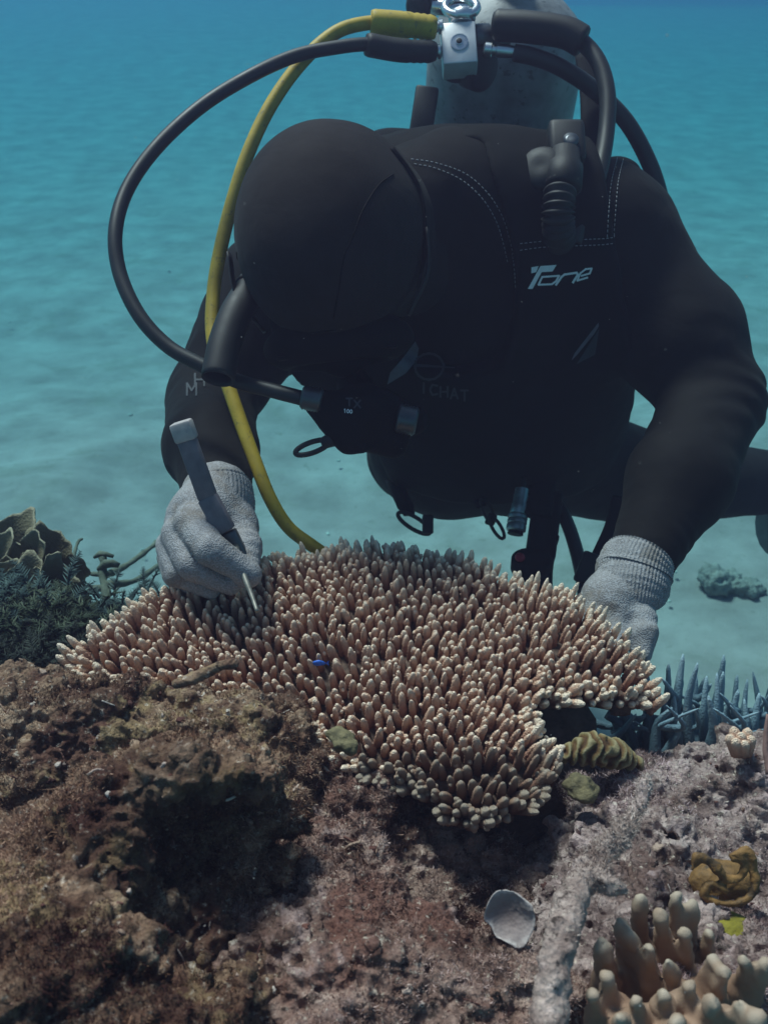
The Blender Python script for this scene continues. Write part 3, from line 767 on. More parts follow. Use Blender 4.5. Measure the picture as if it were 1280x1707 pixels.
# blue staghorn coral at the right
STAG = m_attr('blue_tissue_staghorn', 'tip', [(0, (.08, .12, .15)), (.6, (.155, .235, .29)), (1, (.28, .37, .42))], .75, 500, .6, .001, (80, .3), .25)
sg = thing(empty('staghorn_coral'), 'slate blue staghorn coral with pointed upright branches behind the pale rock', 'coral')
def branchy(parent, spec, mat, name='branch'):
    for path, r0 in spec:
        pp = catmull(path, 7); n = len(pp); t = np.linspace(0, 1, n)
        r = r0*(1-.72*t**1.3)*np.where(t > .97, .55, 1); r[-1] = r0*.12
        V, F = sweep(pp, r[:, None]*(1+.09*rngf.normal(0, 1, (n, 10))), 10)
        mesh_np(name, V, F, mat, parent, True, {'tip': np.concatenate([np.repeat(t, 10), [0, 1]])})
spec = []
for bx, by, tx, ty, d, r in [(1080, 1230, 1075, 1100, .98, .010), (1110, 1240, 1138, 1090, .97, .011), (1130, 1240, 1160, 1125, 1.0, .010), (1150, 1245, 1162, 1105, .95, .009), (1170, 1245, 1206, 1092, 1.02, .011),
                             (1195, 1240, 1205, 1120, .98, .010), (1215, 1240, 1228, 1125, 1.04, .009), (1225, 1235, 1230, 1150, .97, .010), (1250, 1235, 1265, 1155, 1.0, .010), (1262, 1235, 1254, 1120, 1.06, .008), (1160, 1240, 1130, 1150, 1.03, .009),
                             (1120, 1240, 1095, 1150, .96, .009), (1060, 1235, 1040, 1170, 1.0, .008), (1290, 1235, 1300, 1140, 1.0, .010), (1090, 1240, 1120, 1180, .94, .009), (1190, 1245, 1180, 1160, .94, .010), (1240, 1240, 1215, 1170, .95, .008)]:
    for jx in (0, random.uniform(10, 22)*random.choice((-1, 1))):
     bx += jx; tx += jx*1.5; ty += abs(jx)*random.uniform(.2, 2.2); r *= .88
     d0 = d+.02; a = P(bx, by+25, d0); b = P(tx, ty, d); m_ = a*.45+b*.55+np.array([random.uniform(-.006, .006), random.uniform(-.01, .01), 0])
     spec.append(([a, m_, b], r*.78))
     for q in range(random.choice((0, 1))):
        u_ = random.uniform(.35, .7); c_ = a*(1-u_)+b*u_; spec.append(([c_, c_+np.array([random.uniform(-.02, .02), -.01, .012]), c_+np.array([random.uniform(-.03, .03), -.015, random.uniform(.028, .045)])], r*.5))
for x0, y0, x1, y1, d in [(1000, 1240, 1060, 1190, .99), (1010, 1190, 1080, 1215, 1.0), (1020, 1225, 1085, 1180, 1.0), (1040, 1230, 1015, 1185, 1.02), (990, 1205, 1050, 1200, 1.04), (1030, 1180, 1075, 1195, 1.0), (1150, 1165, 1185, 1140, 1.0)]:
    spec.append(([P(x0, y0, d), (P(x0, y0, d)+P(x1, y1, d-.01))/2+np.array([0, -.004, -.004]), P(x1, y1, d-.02)], .0048))
branchy(sg, spec, STAG)
mesh_np('stalk', *sweep(catmull([P(1130, 1255, .99), P(1130, 1300, 1.02), P(1130, 1420, 1.12)], 5), np.linspace(.05, .06, 11), 14), STAG, sg, True, {'tip': np.zeros(11*14+2)})

# small finger coral and pink tip at the right edge
fc = thing(empty('finger_coral'), 'small cream knobbly finger coral on top of the pale rock near the right edge', 'coral')
for x, y, d in [(1222, 1212, .79), (1234, 1222, .785), (1246, 1214, .79), (1252, 1228, .785), (1240, 1238, .78), (1225, 1234, .78), (1215, 1226, .785)]:
    b = P(1236+(x-1236)*.5, 1256, .80); t = P(x, y, d); tt = np.linspace(0, 1, 9); r = .0048*np.sqrt(np.clip(1-((tt-.7)/.31).clip(0, 1)**2.2, .01, 1))
    V, F = sweep(b+(t-b)*tt[:, None], r, 10); mesh_np('branch', V, F, M['coral'], fc, True, {'tip': np.concatenate([np.repeat(.4+.55*tt, 10), [.4, .95]])})
V, F = sweep(catmull([P(1282, 1290, .76), P(1276, 1245, .765), P(1279, 1190, .77)], 6), np.linspace(.0030, .0014, 13), 12)
thing(mesh_np('finger_sponge', V+.001*fbm(V, 120, 2)[:, None], F, m_plain('salmon_sponge', (.24, .13, .11), .8, 0, .2, 90, (300, .4, .001))), 'salmon pink upright finger sponge cut by the right edge', 'sponge')

# leafy brown coral and feathery algae behind the left boulder
fo = thing(empty('leaf_coral'), 'brown leafy plate coral with pale wavy rims at the left edge', 'coral')
LEAF = m_attr('leaf_tissue', 'tip', [(0, (.06, .045, .03)), (.8, (.17, .135, .08)), (.93, (.19, .155, .10)), (1, (.30, .26, .18))], .8, 350, .5, .0015, (60, .25))
for x, y, d, rx, ry, nx_, nz, w in [(30, 905, 1.16, .046, .036, -.2, .5, 3), (85, 945, 1.14, .040, .046, .5, .35, 3), (55, 935, 1.11, .030, .032, -.1, .3, 2), (92, 985, 1.10, .036, .040, .35, .3, 4), (60, 990, 1.08, .034, .038, -.3, .35, 3), (45, 1030, 1.07, .040, .036, .1, .5, 3), (5, 945, 1.12, .040, .042, -.4, .35, 3), (10, 1000, 1.09, .042, .04, -.2, .4, 4), (108, 1020, 1.12, .024, .03, .6, .3, 3)]:
    V, F = disc_thing('l', P(x, y, d), np.array([nx_, -.8, nz]), [1, 0, .2], rx, ry, .012, .0030, None, (.011, w), 12, 56, fold=lambda r, t: 1+r**2*(.15*np.sin(3*t+x)+.09*np.sin(7*t+y)+.05*np.sin(13*t)))
    V = V+.004*fbm(V, 45, 2)[:, None]; tp = np.tile(np.repeat(np.linspace(0, 1, 12), 56), 2); mesh_np('leaf', V, F, LEAF, fo, True, {'tip': tp})
mesh_np('leaf', *sweep(catmull([P(48, 930, 1.13), P(53, 900, 1.135), P(54, 880, 1.14)], 5), [.008]*9+[.006, .003], 10), LEAF, fo, True, {'tip': np.full(112, .8)})
mesh_np('stalk', *sweep(np.array([P(50, 1000, 1.15), P(50, 1100, 1.2), P(50, 1250, 1.3)]), [.06, .05, .06], 12), LEAF, fo, True, {'tip': np.zeros(38)})

def bush(cx, cy, d, nf, L, spread, mat, label, col):
    V_, F_, T_ = [], [], []
    o0 = P(cx, cy, d)
    for i in range(nf):
        a = random.uniform(0, 6.28); e = random.uniform(.15, 1.3)
        dr = np.array([math.cos(a)*math.cos(e), math.sin(a)*math.cos(e), math.sin(e)]); l = L*random.uniform(.6, 1.1)
        b = o0+np.array([random.gauss(0, spread), random.gauss(0, spread*.6), random.gauss(0, spread*.3)])
        pp = catmull([b, b+dr*l*.55, b+dr*l+np.array([0, 0, -l*.22])], 4)
        V_.append((sweep(pp, np.linspace(.0013, .0006, len(pp)), 5))); T_.append(np.full(len(pp)*5+2, .25))
        tg = np.gradient(pp, axis=0)
        for k in range(2, len(pp)):
            for sgn in (-1, 1):
                for q in range(2):
                    s = np.cross(tg[k], np.array([random.gauss(0, .4), random.gauss(0, .4), 1])); s /= np.linalg.norm(s)+1e-9
                    ll = l*.24*(1.15-k/len(pp))*random.uniform(.7, 1.2); f = pp[k]+tg[k]*q*.5
                    tipp = f+(s*sgn+tg[k]/np.linalg.norm(tg[k])*.7)*ll; w = np.cross(s, tg[k]); w /= np.linalg.norm(w)+1e-9
                    wd = ll*.10
                    V_.append((np.array([f-w*wd, f+tg[k]*.4, f+w*wd, tipp, (f+tipp)/2+s*wd]), [np.array([[0, 1, 3], [1, 2, 3], [2, 4, 3], [0, 3, 4]])]))
                    T_.append(np.array([.3, .3, .3, .9, .6])*random.uniform(.7, 1.1))
    V, F = merge(V_); o = mesh_np('feathery_algae', V, F, mat, None, False, {'tone': np.clip(np.concatenate(T_), 0, 1)})
    return thing(o, label, 'algae', 'feathery algae bushes')
MB = m_turf('bush_green', [(.1, (.015, .03, .02)), (.5, (.06, .072, .047)), (.9, (.15, .17, .12))])
MB2 = m_turf('bush_blue', [(.1, (.015, .025, .028)), (.5, (.045, .07, .07)), (.9, (.13, .18, .16))])
MB3 = m_turf('bush_dark', [(.1, (.012, .014, .013)), (.5, (.03, .035, .03)), (.9, (.09, .10, .08))])
bush(15, 1030, 1.02, 80, .055, .030, MB2, 'grey green feathery algae against the leafy plate coral', 0)
bush(95, 1060, 1.00, 110, .055, .032, MB, 'olive green feathery algae bush left of the table coral', 0)
bush(190, 1035, 1.08, 110, .045, .035, MB2, 'bluish feathery algae tuft under the bare stems', 0)
bush(20, 1105, .96, 120, .042, .035, MB3, 'dark feathery algae clump at the left edge above the boulder', 0)
bush(105, 1110, .94, 110, .035, .030, MB3, 'dark low algae clump at the coral\'s left tip', 0)
st = thing(empty('bare_stem'), 'bare branching stems with small knobs standing over the feathery algae', 'dead coral')
SM = m_plain('stem', (.10, .12, .09), .85, 0, .3, 80, (200, .5, .002))
for path, r in [([P(180, 1055, 1.14), P(178, 1000, 1.16), P(172, 960, 1.18), (P(172, 925, 1.19))], .006), ([P(175, 960, 1.18), P(215, 940, 1.24), P(262, 905, 1.32)], .0045), ([P(178, 975, 1.17), P(225, 968, 1.22), P(268, 940, 1.30)], .005),
                ([P(172, 958, 1.18), P(140, 955, 1.2), P(115, 948, 1.22)], .0032), ([P(120, 940, 1.22), P(130, 905, 1.25), P(138, 898, 1.26)], .0022)]:
    pp = catmull(path, 6); V, F = sweep(pp, r*(1+.18*rngf.normal(0, 1, len(pp)))*np.linspace(1.1, .7, len(pp)), 9); mesh_np('stem', V, F, SM, st)
for x, y, d, r in [(180, 945, 1.18, .013), (172, 928, 1.19, .010), (160, 985, 1.17, .012)]:
    V, F = sweep(P(x, y, d)+np.array([[-.012, 0, -.002], [-.004, 0, .003], [.006, 0, .004], [.014, 0, .001]]), [.002, r*.42, r*.36, .002], 9); mesh_np('knob', V+.002*fbm(V, 90, 2)[:, None], F, SM, st)

# rubble on the sand, right
def ground(px, py):
    v = ray(px, py); t = (GZ-CAM[2])/v[2]; return CAM+t*v
for x, y, r, lab in [(1190, 976, .040, 'larger grey rubble lump on the sand right of the cuffed glove'), (1240, 984, .024, 'smaller grey rubble lump at the right on the sand'), (1085, 0, 0, '')]:
    if not lab: continue
    g = ground(x, y+14); n_ = 7
    prm = [(ell(g+np.array([random.gauss(0, r*.6), random.gauss(0, r*.4), .02+random.uniform(0, r*.6)]), (r*.55, r*.5, r*.5)), .02) for _ in range(n_)]
    o = field_thing('rubble', prm, .006, m_plain('grey_rubble', (.23, .22, .20), .9, 0, .5, 40, (120, .8, .006)), 0, lambda V: .014*fbm(V, 40, 3)+.006*billow(V, 90, 2))
    thing(o, lab, 'rubble', 'rubble on the sand')
V_ = []
for _ in range(45):
    g = ground(random.choice((random.uniform(0, 300), random.uniform(430, 640), random.uniform(900, 1280))), random.triangular(420, 1150, 600)); s = random.uniform(.003, .006)
    bm = bmesh.new(); bmesh.ops.create_icosphere(bm, subdivisions=1, radius=s)
    v = np.array([q.co for q in bm.verts]); f = np.array([[w.index for w in q.verts] for q in bm.faces]); bm.free()
    v = v*(1+.5*rng.random((len(v), 1)))*np.array([random.uniform(.7, 2.2), random.uniform(.7, 1.6), .6])
    z = .055*fbm(g[None], .9, 3) + .022*billow(g[None], 3.1, 3); a = random.uniform(0, 3); R = np.array([[math.cos(a), -math.sin(a), 0], [math.sin(a), math.cos(a), 0], [0, 0, 1]])
    V_.append((v@R+g+np.array([0, 0, z[0]+s*.3]), [f]))
V, F = merge(V_); o = mesh_np('coral_rubble', V, F, m_plain('sand_rubble', (.42, .42, .38), .9, 0, .6, 30)); o['kind'] = 'stuff'; o['label'] = 'scattered bits of coral rubble on the sand'; o['category'] = 'rubble'
# ------------------------------------------------------------------ diver
TH = math.radians(24)
TU = np.array([1.0, 0.05, 0]); TU /= np.linalg.norm(TU)
TV = np.array([0, -math.sin(TH), math.cos(TH)]); TV -= np.dot(TV, TU)*TU; TV /= np.linalg.norm(TV)
TN = np.cross(TU, TV)                      # outward (front) normal of the chest
TO = P(765, 520, 1.27)
TB = np.stack([TU, TV, TN])
def T(u, v, w): return TO+u*TU+v*TV+w*TN
diver = thing(empty('person', T(0, 0, 0)), 'scuba diver in a black wetsuit and hood bending head down over the coral, grey gloves', 'person')
HC = P(548, 408, .995)
CR = np.array([-.06, -.86, .42]); CR /= np.linalg.norm(CR)      # crown direction
HX = np.array([.98, -.05, .14]); HX -= np.dot(HX, CR)*CR; HX /= np.linalg.norm(HX)
FC = np.cross(CR, HX); FC = FC if FC[2] < 0 else -FC           # face direction
HB = np.stack([HX, CR, FC])
def Hd(x, c, f): return HC+x*HX+c*CR+f*FC
SHL, SHR = P(1035, 440, 1.22), P(455, 490, 1.24)
ELL_, ELR = P(1188, 668, 1.17), P(352, 668, 1.20)
WRL, WRR = P(1062, 925, 1.02), P(364, 830, 1.00)
torso = [
    (ell(T(0, .03, 0), (.200, .20, .108), TB), 0), (ell(T(.055, -.17, .005), (.180, .16, .105), TB), .06), (ell(T(.075, -.29, -.02), (.190, .12, .11), TB), .05),
    (cap(T(-.14, .12, -.01), T(.16, .125, -.01), .085, .085), .05), (cap(T(.155, -.02, -.01), T(.160, -.25, -.02), .092, .090), .04), (cap(T(-.16, .05, .02), T(-.13, -.06, .03), .085, .07), .05)]
body = torso + [
    (cap(T(-.02, .18, .0), HC-.03*CR-.01*FC, .070, .064), .05),
    (ell(Hd(0, -.005, -.012), (.076, .095, .096), HB), .02), (ell(Hd(0, -.045, .055), (.055, .060, .050), HB), .03),
    (cap(Hd(0, .015, .085), Hd(0, -.018, .108), .008, .013), .012), (cap(Hd(-.02, -.055, .088), Hd(.02, -.055, .088), .008, .008), .01), (ell(Hd(0, -.09, .075), (.022, .018, .018), HB), .02),
    (cap(SHL, P(1130, 560, 1.19), .083, .074), .06), (cap(P(1130, 560, 1.19), ELL_, .074, .060), .03), (cap(ELL_, P(1130, 800, 1.08), .060, .057), .018), (cap(P(1130, 800, 1.08), P(1062, 945, 1.02), .057, .034), .02),
    (cap(SHR, ELR, .080, .054), .05), (cap(ELR, P(352, 745, 1.09), .056, .052), .015), (cap(P(352, 745, 1.09), WRR, .052, .036), .02),
    (cap(T(.0, -.31, -.02), P(688, 758, 1.63), .098, .080), .05), (cap(P(688, 758, 1.63), P(765, 735, 1.90), .076, .052), .01),
    (cap(T(.16, -.31, -.02), P(1075, 800, 1.60), .098, .080), .05), (cap(P(1075, 800, 1.60), P(1340, 805, 1.72), .078, .052), .012),
]
def clothmesh(prims, lo, hi, h, amp=1.0, it=2, cuts=(), lines=()):
    F = Field(lo, hi, h)
    for p, k in prims: F.add(p, k)
    for p, k in cuts: F.add(p, k, cut=True)
    V, Q = F.mesh(it); V, Q = subdiv(V, Q)
    N = vnormals(V, Q)
    d = .0022*fbm(V, 13, 3)*amp
    for c, ax, rad, fr, a in lines:           # creases across a bent limb
        q = V-c; ax = ax/np.linalg.norm(ax); t = q@ax
        w = np.exp(-(np.linalg.norm(q, axis=1)/rad)**2)
        d = d + 1.5*a*w*np.sin(t*fr*.7+6*vn(V*13))*(.5+.8*vn(V*21))
    V = lap(V+N*d[:, None], Q, 1)
    return V, Q
lines = [(ELL_, WRL-SHL, .085, 260, .0026), (ELR, WRR-SHR, .08, 260, .0024), (SHL, ELL_-SHL, .09, 150, .0020), (P(1100, 880, 1.04), WRL-ELL_, .05, 420, .0010), (SHR, ELR-SHR, .09, 150, .002)]
allp = np.concatenate([[p[0][1], p[0][2]] for p in body])
BV, BQ = clothmesh(body, allp.min(0)-.02, allp.max(0)+.02, .0065, 1, 2, (), lines)
mesh_np('body', BV, BQ, M['suit'], diver)
bvh_body = BVHTree.FromPolygons([tuple(v) for v in BV], [tuple(q) for q in BQ])

# hood
hood = [(ell(Hd(.0, -.003, -.012), (.0925, .105, .107), HB), 0), (ell(Hd(0, .03, .01), (.083, .076, .092), HB), .03), (cap(HC-.03*CR-.03*FC+.01*HX, P(690, 420, 1.17), .088, .084), .05), (ell(P(650, 400, 1.13), (.035, .05, .06)), .03)]
hp = np.concatenate([[p[0][1], p[0][2]] for p in hood])
HV, HQ = clothmesh(hood, hp.min(0)-.02, hp.max(0)+.02, .005, .5, 3, [(ell(Hd(0, -.055, .115), (.062, .075, .06), HB), .008)])
ho = mesh_np('hood', HV, HQ, M['hood'], diver)
bvh_hood = BVHTree.FromPolygons([tuple(v) for v in HV], [tuple(q) for q in HQ])
def hit(px, py, bvhs, off=.001):
    d = Vector(ray(px, py)).normalized(); best = None
    for b in bvhs:
        r = b.ray_cast(Vector(CAM), d)
        if r[0] is not None and (best is None or r[3] < best[1][3]): best = (b, r)
    if best is None: return None, None
    n = np.array(best[1][1]); n = n if np.dot(n, ray(px, py)) < 0 else -n
    return np.array(best[1][0])+n*off, n
def seam(pxs, bvhs, r, mat, parent, name, off=.0004, n=10):
    pts = [hit(x, y, bvhs, off)[0] for x, y in catmull(np.array(pxs, float), n)]
    pts = np.array([p for p in pts if p is not None])
    V, F = sweep(pts, r, 6); return mesh_np(name, V, F, mat, parent)
for px_ in ([(655, 290), (630, 310), (605, 350), (590, 390), (574, 430), (565, 480), (556, 530)], [(395, 420), (402, 470), (415, 520), (440, 545), (500, 555), (560, 550)]):
    seam(px_, [bvh_hood], .0009, M['vest'], ho, 'seam', .0002)
seam([(652, 248), (680, 285), (698, 320), (706, 370), (704, 430), (694, 480)], [bvh_hood, bvh_body], .0040, M['vest'], ho, 'hem', 0)

# diving mask on the face
mk = [(ell(Hd(0, .010, .105), (.080, .042, .034), HB), 0), (cap(Hd(0, -.02, .10), Hd(0, -.03, .12), .016, .018), .02)]
V, Q = clothmesh(mk, Hd(0, 0, .09)-.12, Hd(0, 0, .09)+.12, .004, 0, 2, [(ell(Hd(0, .012, .145), (.066, .030, .030), HB), .004)])
ma = mesh_np('mask', V, Q, M['vest'], diver)
tl = NT('mask_glass'); tl.fin((.006, .008, .009), .5, spec=.05)
V, F = rboxm(Hd(0, .012, .118), (.062, .027, .002), .0018, HB); mesh_np('lens', V, F, tl.m, ma)
for sx in (-1, 1):
    mesh_np('strap', *sweep(catmull([Hd(sx*.076, .012, .085), Hd(sx*.100, .015, .045), Hd(sx*.104, .012, .0)], 6), .010, 10, flat=(1, .22), ref=CR), M['rubber'], ma)

# gloves ------------------------------------------------------------
def shrink(V, c, k, mv=0): return c+(V-c)*k+mv
def glove(prims, h, cuff, extra=(), c0=None, k0=1.0, mv=0):
    lo = np.min([p[0][1] for p in prims], 0)-.012; hi = np.max([p[0][2] for p in prims], 0)+.012
    F = Field(lo, hi, h)
    for p, k in prims: F.add(p, k)
    V, Q = F.mesh(2); V, Q = subdiv(V, Q); N = vnormals(V, Q)
    d = .0009*fbm(V, 45, 3)+.0004*fbm(V, 160, 2)
    for c, ax, rad, fr, a in extra:
        q = V-c; ax = ax/np.linalg.norm(ax); w = np.exp(-(np.linalg.norm(q, axis=1)/rad)**2); d = d+a*w*np.sin((q@ax)*fr+2.5*vn(V*30))
    V = lap(V+N*d[:, None], Q, 1)
    if c0 is not None: V = shrink(V, c0, k0, mv)
    g = mesh_np('glove', V, Q, M['knit'], diver)
    pth, r, m = cuff
    pp = catmull(pth, 6); n = len(pp); rr = np.interp(np.linspace(0, 1, n), np.linspace(0, 1, len(r)), r)
    rib = rr[:, None]*(1+.017*np.cos(np.arange(m)*2*math.pi/4)[None, :]) + .0006*rngf.normal(0, 1, (n, 1))
    V, F = sweep(pp, rib, m, caps=False); V = shrink(V, c0, k0, mv) if c0 is not None else V; mesh_np('cuff', V, F, M['knit'], g)
    return g
def ch(pts, rs, k=.0022):
    rs = [x*.95 for x in rs]
    p = [P(*q) for q in pts]; return [(cap(p[i], p[i+1], rs[i], rs[i+1]), k if i else .006) for i in range(len(p)-1)]
pr = [(ell(P(340, 872, .965), (.039, .034, .046)), 0), (cap(P(362, 822, 1.0), P(345, 870, .97), .040, .040), .02)]
pr += ch([(338, 862, .95), (318, 868, .925), (352, 918, .885), (421, 962, .895)], [.020, .0205, .0185, .0125])
pr += ch([(325, 880, .96), (293, 890, .94), (316, 945, .905), (386, 982, .912)], [.018, .0185, .0165, .0115])
pr += ch([(315, 900, .975), (279, 910, .955), (293, 962, .925), (352, 990, .93)], [.016, .0165, .0150, .0105])
pr += ch([(310, 915, .985), (276, 930, .975), (285, 965, .95), (322, 985, .95)], [.014, .0140, .0130, .0095])
pr += ch([(385, 850, .99), (400, 872, .965), (412, 915, .935), (417, 962, .905)], [.026, .0215, .0175, .0125], .012)
glove(pr, .0030, ([P(363, 858, .985), P(362, 825, 1.0), P(360, 814, 1.005)], [.0405, .0415, .0400], 208), [(P(410, 910, .93), P(415, 955, .9)-P(400, 860, .96), .03, 520, .0005), (P(345, 905, .89), np.array([1, 0, .3]), .04, 330, .0006)], P(362, 905, .93), .93)
pr = [(ell(P(1012, 985, .975), (.031, .036, .030)), 0), (cap(P(1052, 945, 1.0), P(1025, 985, .98), .036, .033), .02)]
pr += ch([(1002, 990, .97), (982, 1014, .955), (976, 1055, .94), (990, 1090, .93)], [.018, .0155, .013, .011])
pr += ch([(1016, 1000, .965), (1002, 1035, .945), (1000, 1070, .93), (1010, 1100, .925)], [.018, .0155, .013, .011])
pr += ch([(1030, 1005, .962), (1026, 1045, .94), (1024, 1075, .925), (1030, 1105, .92)], [.018, .015, .013, .011])
pr += ch([(998, 980, .985), (970, 1000, .98), (963, 1030, .97), (975, 1060, .955)], [.015, .013, .011, .0095])
pr += ch([(1060, 975, .985), (1070, 1010, .96), (1077, 1045, .94), (1074, 1085, .93)], [.021, .0180, .0160, .0130], .010)
glove(pr, .0030, ([P(1050, 992, .985), P(1052, 980, .985), P(1054, 962, .99), P(1057, 946, .995), P(1059, 934, 1.0), P(1064, 918, 1.003), P(1070, 905, 1.008)], [.0300, .0400, .0440, .0425, .0455, .0435, .0410], 240), [(P(1070, 1010, .95), P(1078, 1060, .935)-P(1062, 975, .97), .03, 300, .0012), (P(1040, 985, .97), np.array([.5, 0, 1.0]), .03, 260, .0009)], P(1066, 940, 1.0), .90, P(1062, 962, 1.015)-P(1066, 940, 1.0))

# fins
def fin(foot, dr, side, label=None):
    dr = dr/np.linalg.norm(dr); f = empty('fin'); f.parent = diver
    B = basis(dr, side); n = 12
    V, F = sweep(catmull([foot-dr*.05, foot+dr*.05, foot+dr*.16, foot+dr*.26], 4), np.interp(np.linspace(0, 1, 13), [0, .3, .7, 1], [.058, .062, .056, .04]), 16, flat=(1, .7), ref=side)
    mesh_np('foot_pocket', V, F, M['greysuit'], f)
    us = np.linspace(0, 1, n); parts = []
    top = []; 
    for u in us:
        w = .075+.035*u; c = foot+dr*(.18+.36*u)+B[1]*(.02*u*u)
        top.append([c-B[0]*w+B[1]*.006, c-B[0]*w*.5, c+B[0]*0+B[1]*.003, c+B[0]*w*.5, c+B[0]*w+B[1]*.006])
    A = np.array(top).reshape(-1, 3); D = A+B[1]*.008; m = 5
    i = np.repeat(np.arange(n-1), m-1); j = np.tile(np.arange(m-1), n-1); Q = np.stack([i*m+j, i*m+j+1, (i+1)*m+j+1, (i+1)*m+j], 1); N = len(A)
    e = [k for k in range(m)]+[m*r+m-1 for r in range(1, n)]+[m*(n-1)+k for k in range(m-2, -1, -1)]+[m*r for r in range(n-2, 0, -1)]
    e = np.array(e); S = np.stack([e, np.roll(e, -1), np.roll(e, -1)+N, e+N], 1)
    mesh_np('blade', np.concatenate([A, D]), [np.concatenate([Q[:, ::-1], Q+N, S])], M['rubber'], f)
fin(P(1318, 868, 1.70), np.array([.75, .55, -.12]), np.array([.0, .3, 1.0]))
fin(P(768, 715, 1.95), np.array([.05, .45, .9]), np.array([1.0, 0, 0]))

# ------------------------------------------------------------------ buoyancy vest
vest = thing(empty('buoyancy_vest', T(0, 0, 0)), 'black buoyancy vest with white stitching worn over the diver\'s chest', 'dive vest')
def tq(px, py, w=.112):
    q = on_plane(px, py, T(0, 0, w), TN)-TO; return [q@TU, q@TV]
outer = np.array([tq(*p) for p in [(600, 215), (690, 190), (960, 190), (1042, 255), (1034, 330), (1030, 400), (1045, 540), (1080, 690), (1075, 790), (1010, 838), (860, 836), (650, 836), (614, 765), (560, 700), (500, 640), (440, 540), (430, 440), (480, 300)]])
hole = np.array([tq(*p) for p in [(640, 268), (680, 262), (720, 266), (780, 292), (822, 335), (846, 390), (857, 440), (858, 540), (830, 600), (760, 615), (680, 600), (620, 560), (585, 450), (600, 330)]])
def vest_mesh(off, h=.0045):
    lo = TO-np.array([.36, .34, .50]); hi = TO+np.array([.36, .34, .42])
    F = Field(lo, hi, h)
    for p, k in torso+[(cap(SHL, P(1080, 500, 1.2), .080, .070), .05), (cap(SHR, ELR, .078, .06), .05)]: F.add(p, k, pad=off)
    F.v -= off
    m, p = F.near(.03)
    q = (p-TO)@TB.T; uv = q[:, :2]
    a, _ = poly_sd(uv, outer); b, _ = poly_sd(uv, hole)
    b = np.where(q[:, 2] > 0, b, 1.0)
    reg = np.maximum(a, -b)
    x = F.v[m]; k = .008; hh = np.maximum(k-np.abs(x-reg), 0)/k
    F.v[m] = np.maximum(x, reg)+hh*hh*k/4
    # inner side hollow: keep a 20 mm shell
    F.v = np.maximum(F.v, -(F.v+.0)-.045)
    V, Q = F.mesh(2); N = vnormals(V, Q); V = V+N*(.002*fbm(V, 18, 3))[:, None]
    return V, Q
VV, VQ = vest_mesh(.021)
mesh_np('jacket', VV, VQ, M['vest'], vest)
bvh_vest = BVHTree.FromPolygons([tuple(v) for v in VV], [tuple(q) for q in VQ])
# air cell behind the shoulders
cell = [(ell(P(1030, 395, 1.36), (.078, .06, .085)), 0), (ell(P(860, 330, 1.38), (.16, .06, .085)), .06), (ell(P(660, 305, 1.38), (.085, .06, .075)), .06), (cap(P(1035, 300, 1.27), P(1040, 390, 1.30), .028, .045), .03), (cap(P(985, 285, 1.24), P(1020, 300, 1.27), .02, .02), .03)]
cp = np.concatenate([[p[0][1], p[0][2]] for p in cell])
CV, CQ = clothmesh(cell, cp.min(0)-.02, cp.max(0)+.02, .006, 2.0, 2)
mesh_np('air_cell', CV, CQ, M['vest'], vest)
bvh_cell = BVHTree.FromPolygons([tuple(v) for v in CV], [tuple(q) for q in CQ])
ALLB = [bvh_vest, bvh_body, bvh_cell]
def stitch(pxs, name, dash=.0030, gap=.0024, r=.00045):
    p2 = catmull(np.array(pxs, float), 24); pts = []
    for x, y in p2:
        h_, n_ = hit(x, y, [bvh_vest, bvh_cell, bvh_body], .0008)
        if h_ is not None: pts.append(h_)
    pts = np.array(pts)
    sg_ = np.linalg.norm(np.diff(pts, axis=0), axis=1); keep = np.concatenate([[True], sg_ < .02]); pts = pts[keep]
    L = np.concatenate([[0], np.cumsum(np.linalg.norm(np.diff(pts, axis=0), axis=1))]); parts = []; t = 0
    while t+dash < L[-1]:
        a = np.array([np.interp(t, L, pts[:, i]) for i in range(3)]); b = np.array([np.interp(t+dash, L, pts[:, i]) for i in range(3)])
        parts.append(sweep(np.array([a, b]), r, 5)); t += dash+gap
    V, F = merge(parts); mesh_np('stitching', V, F, M['thread'], vest)
M['thread'] = m_plain('white_thread', (.30, .30, .32), .8, 0, .2, 200)
stitch([(685, 266), (725, 272), (775, 290), (812, 322), (836, 360), (849, 400), (857, 440), (860, 480)], 'a')
stitch([(690, 274), (725, 281), (768, 300), (803, 331), (826, 368), (838, 405), (846, 440)], 'b')
stitch([(866, 406), (905, 402), (950, 400), (1000, 398), (1020, 396)], 'c'); stitch([(866, 417), (905, 412), (950, 410), (1000, 408), (1020, 406)], 'd')
stitch([(1038, 266), (1030, 300), (1026, 340), (1022, 396)], 'e'); stitch([(1028, 264), (1019, 300), (1014, 340), (1011, 398)], 'f')
# piping along the lapel edge
pp_ = np.array([hit(x, y, [bvh_vest, bvh_cell], .0012)[0] for x, y in catmull(np.array([(690, 280), (730, 286), (765, 305), (797, 336), (818, 372), (832, 408)], float), 8) if hit(x, y, [bvh_vest, bvh_cell])[0] is not None])
mesh_np('piping', *sweep(pp_, .0022, 8), M['rubber'], vest)

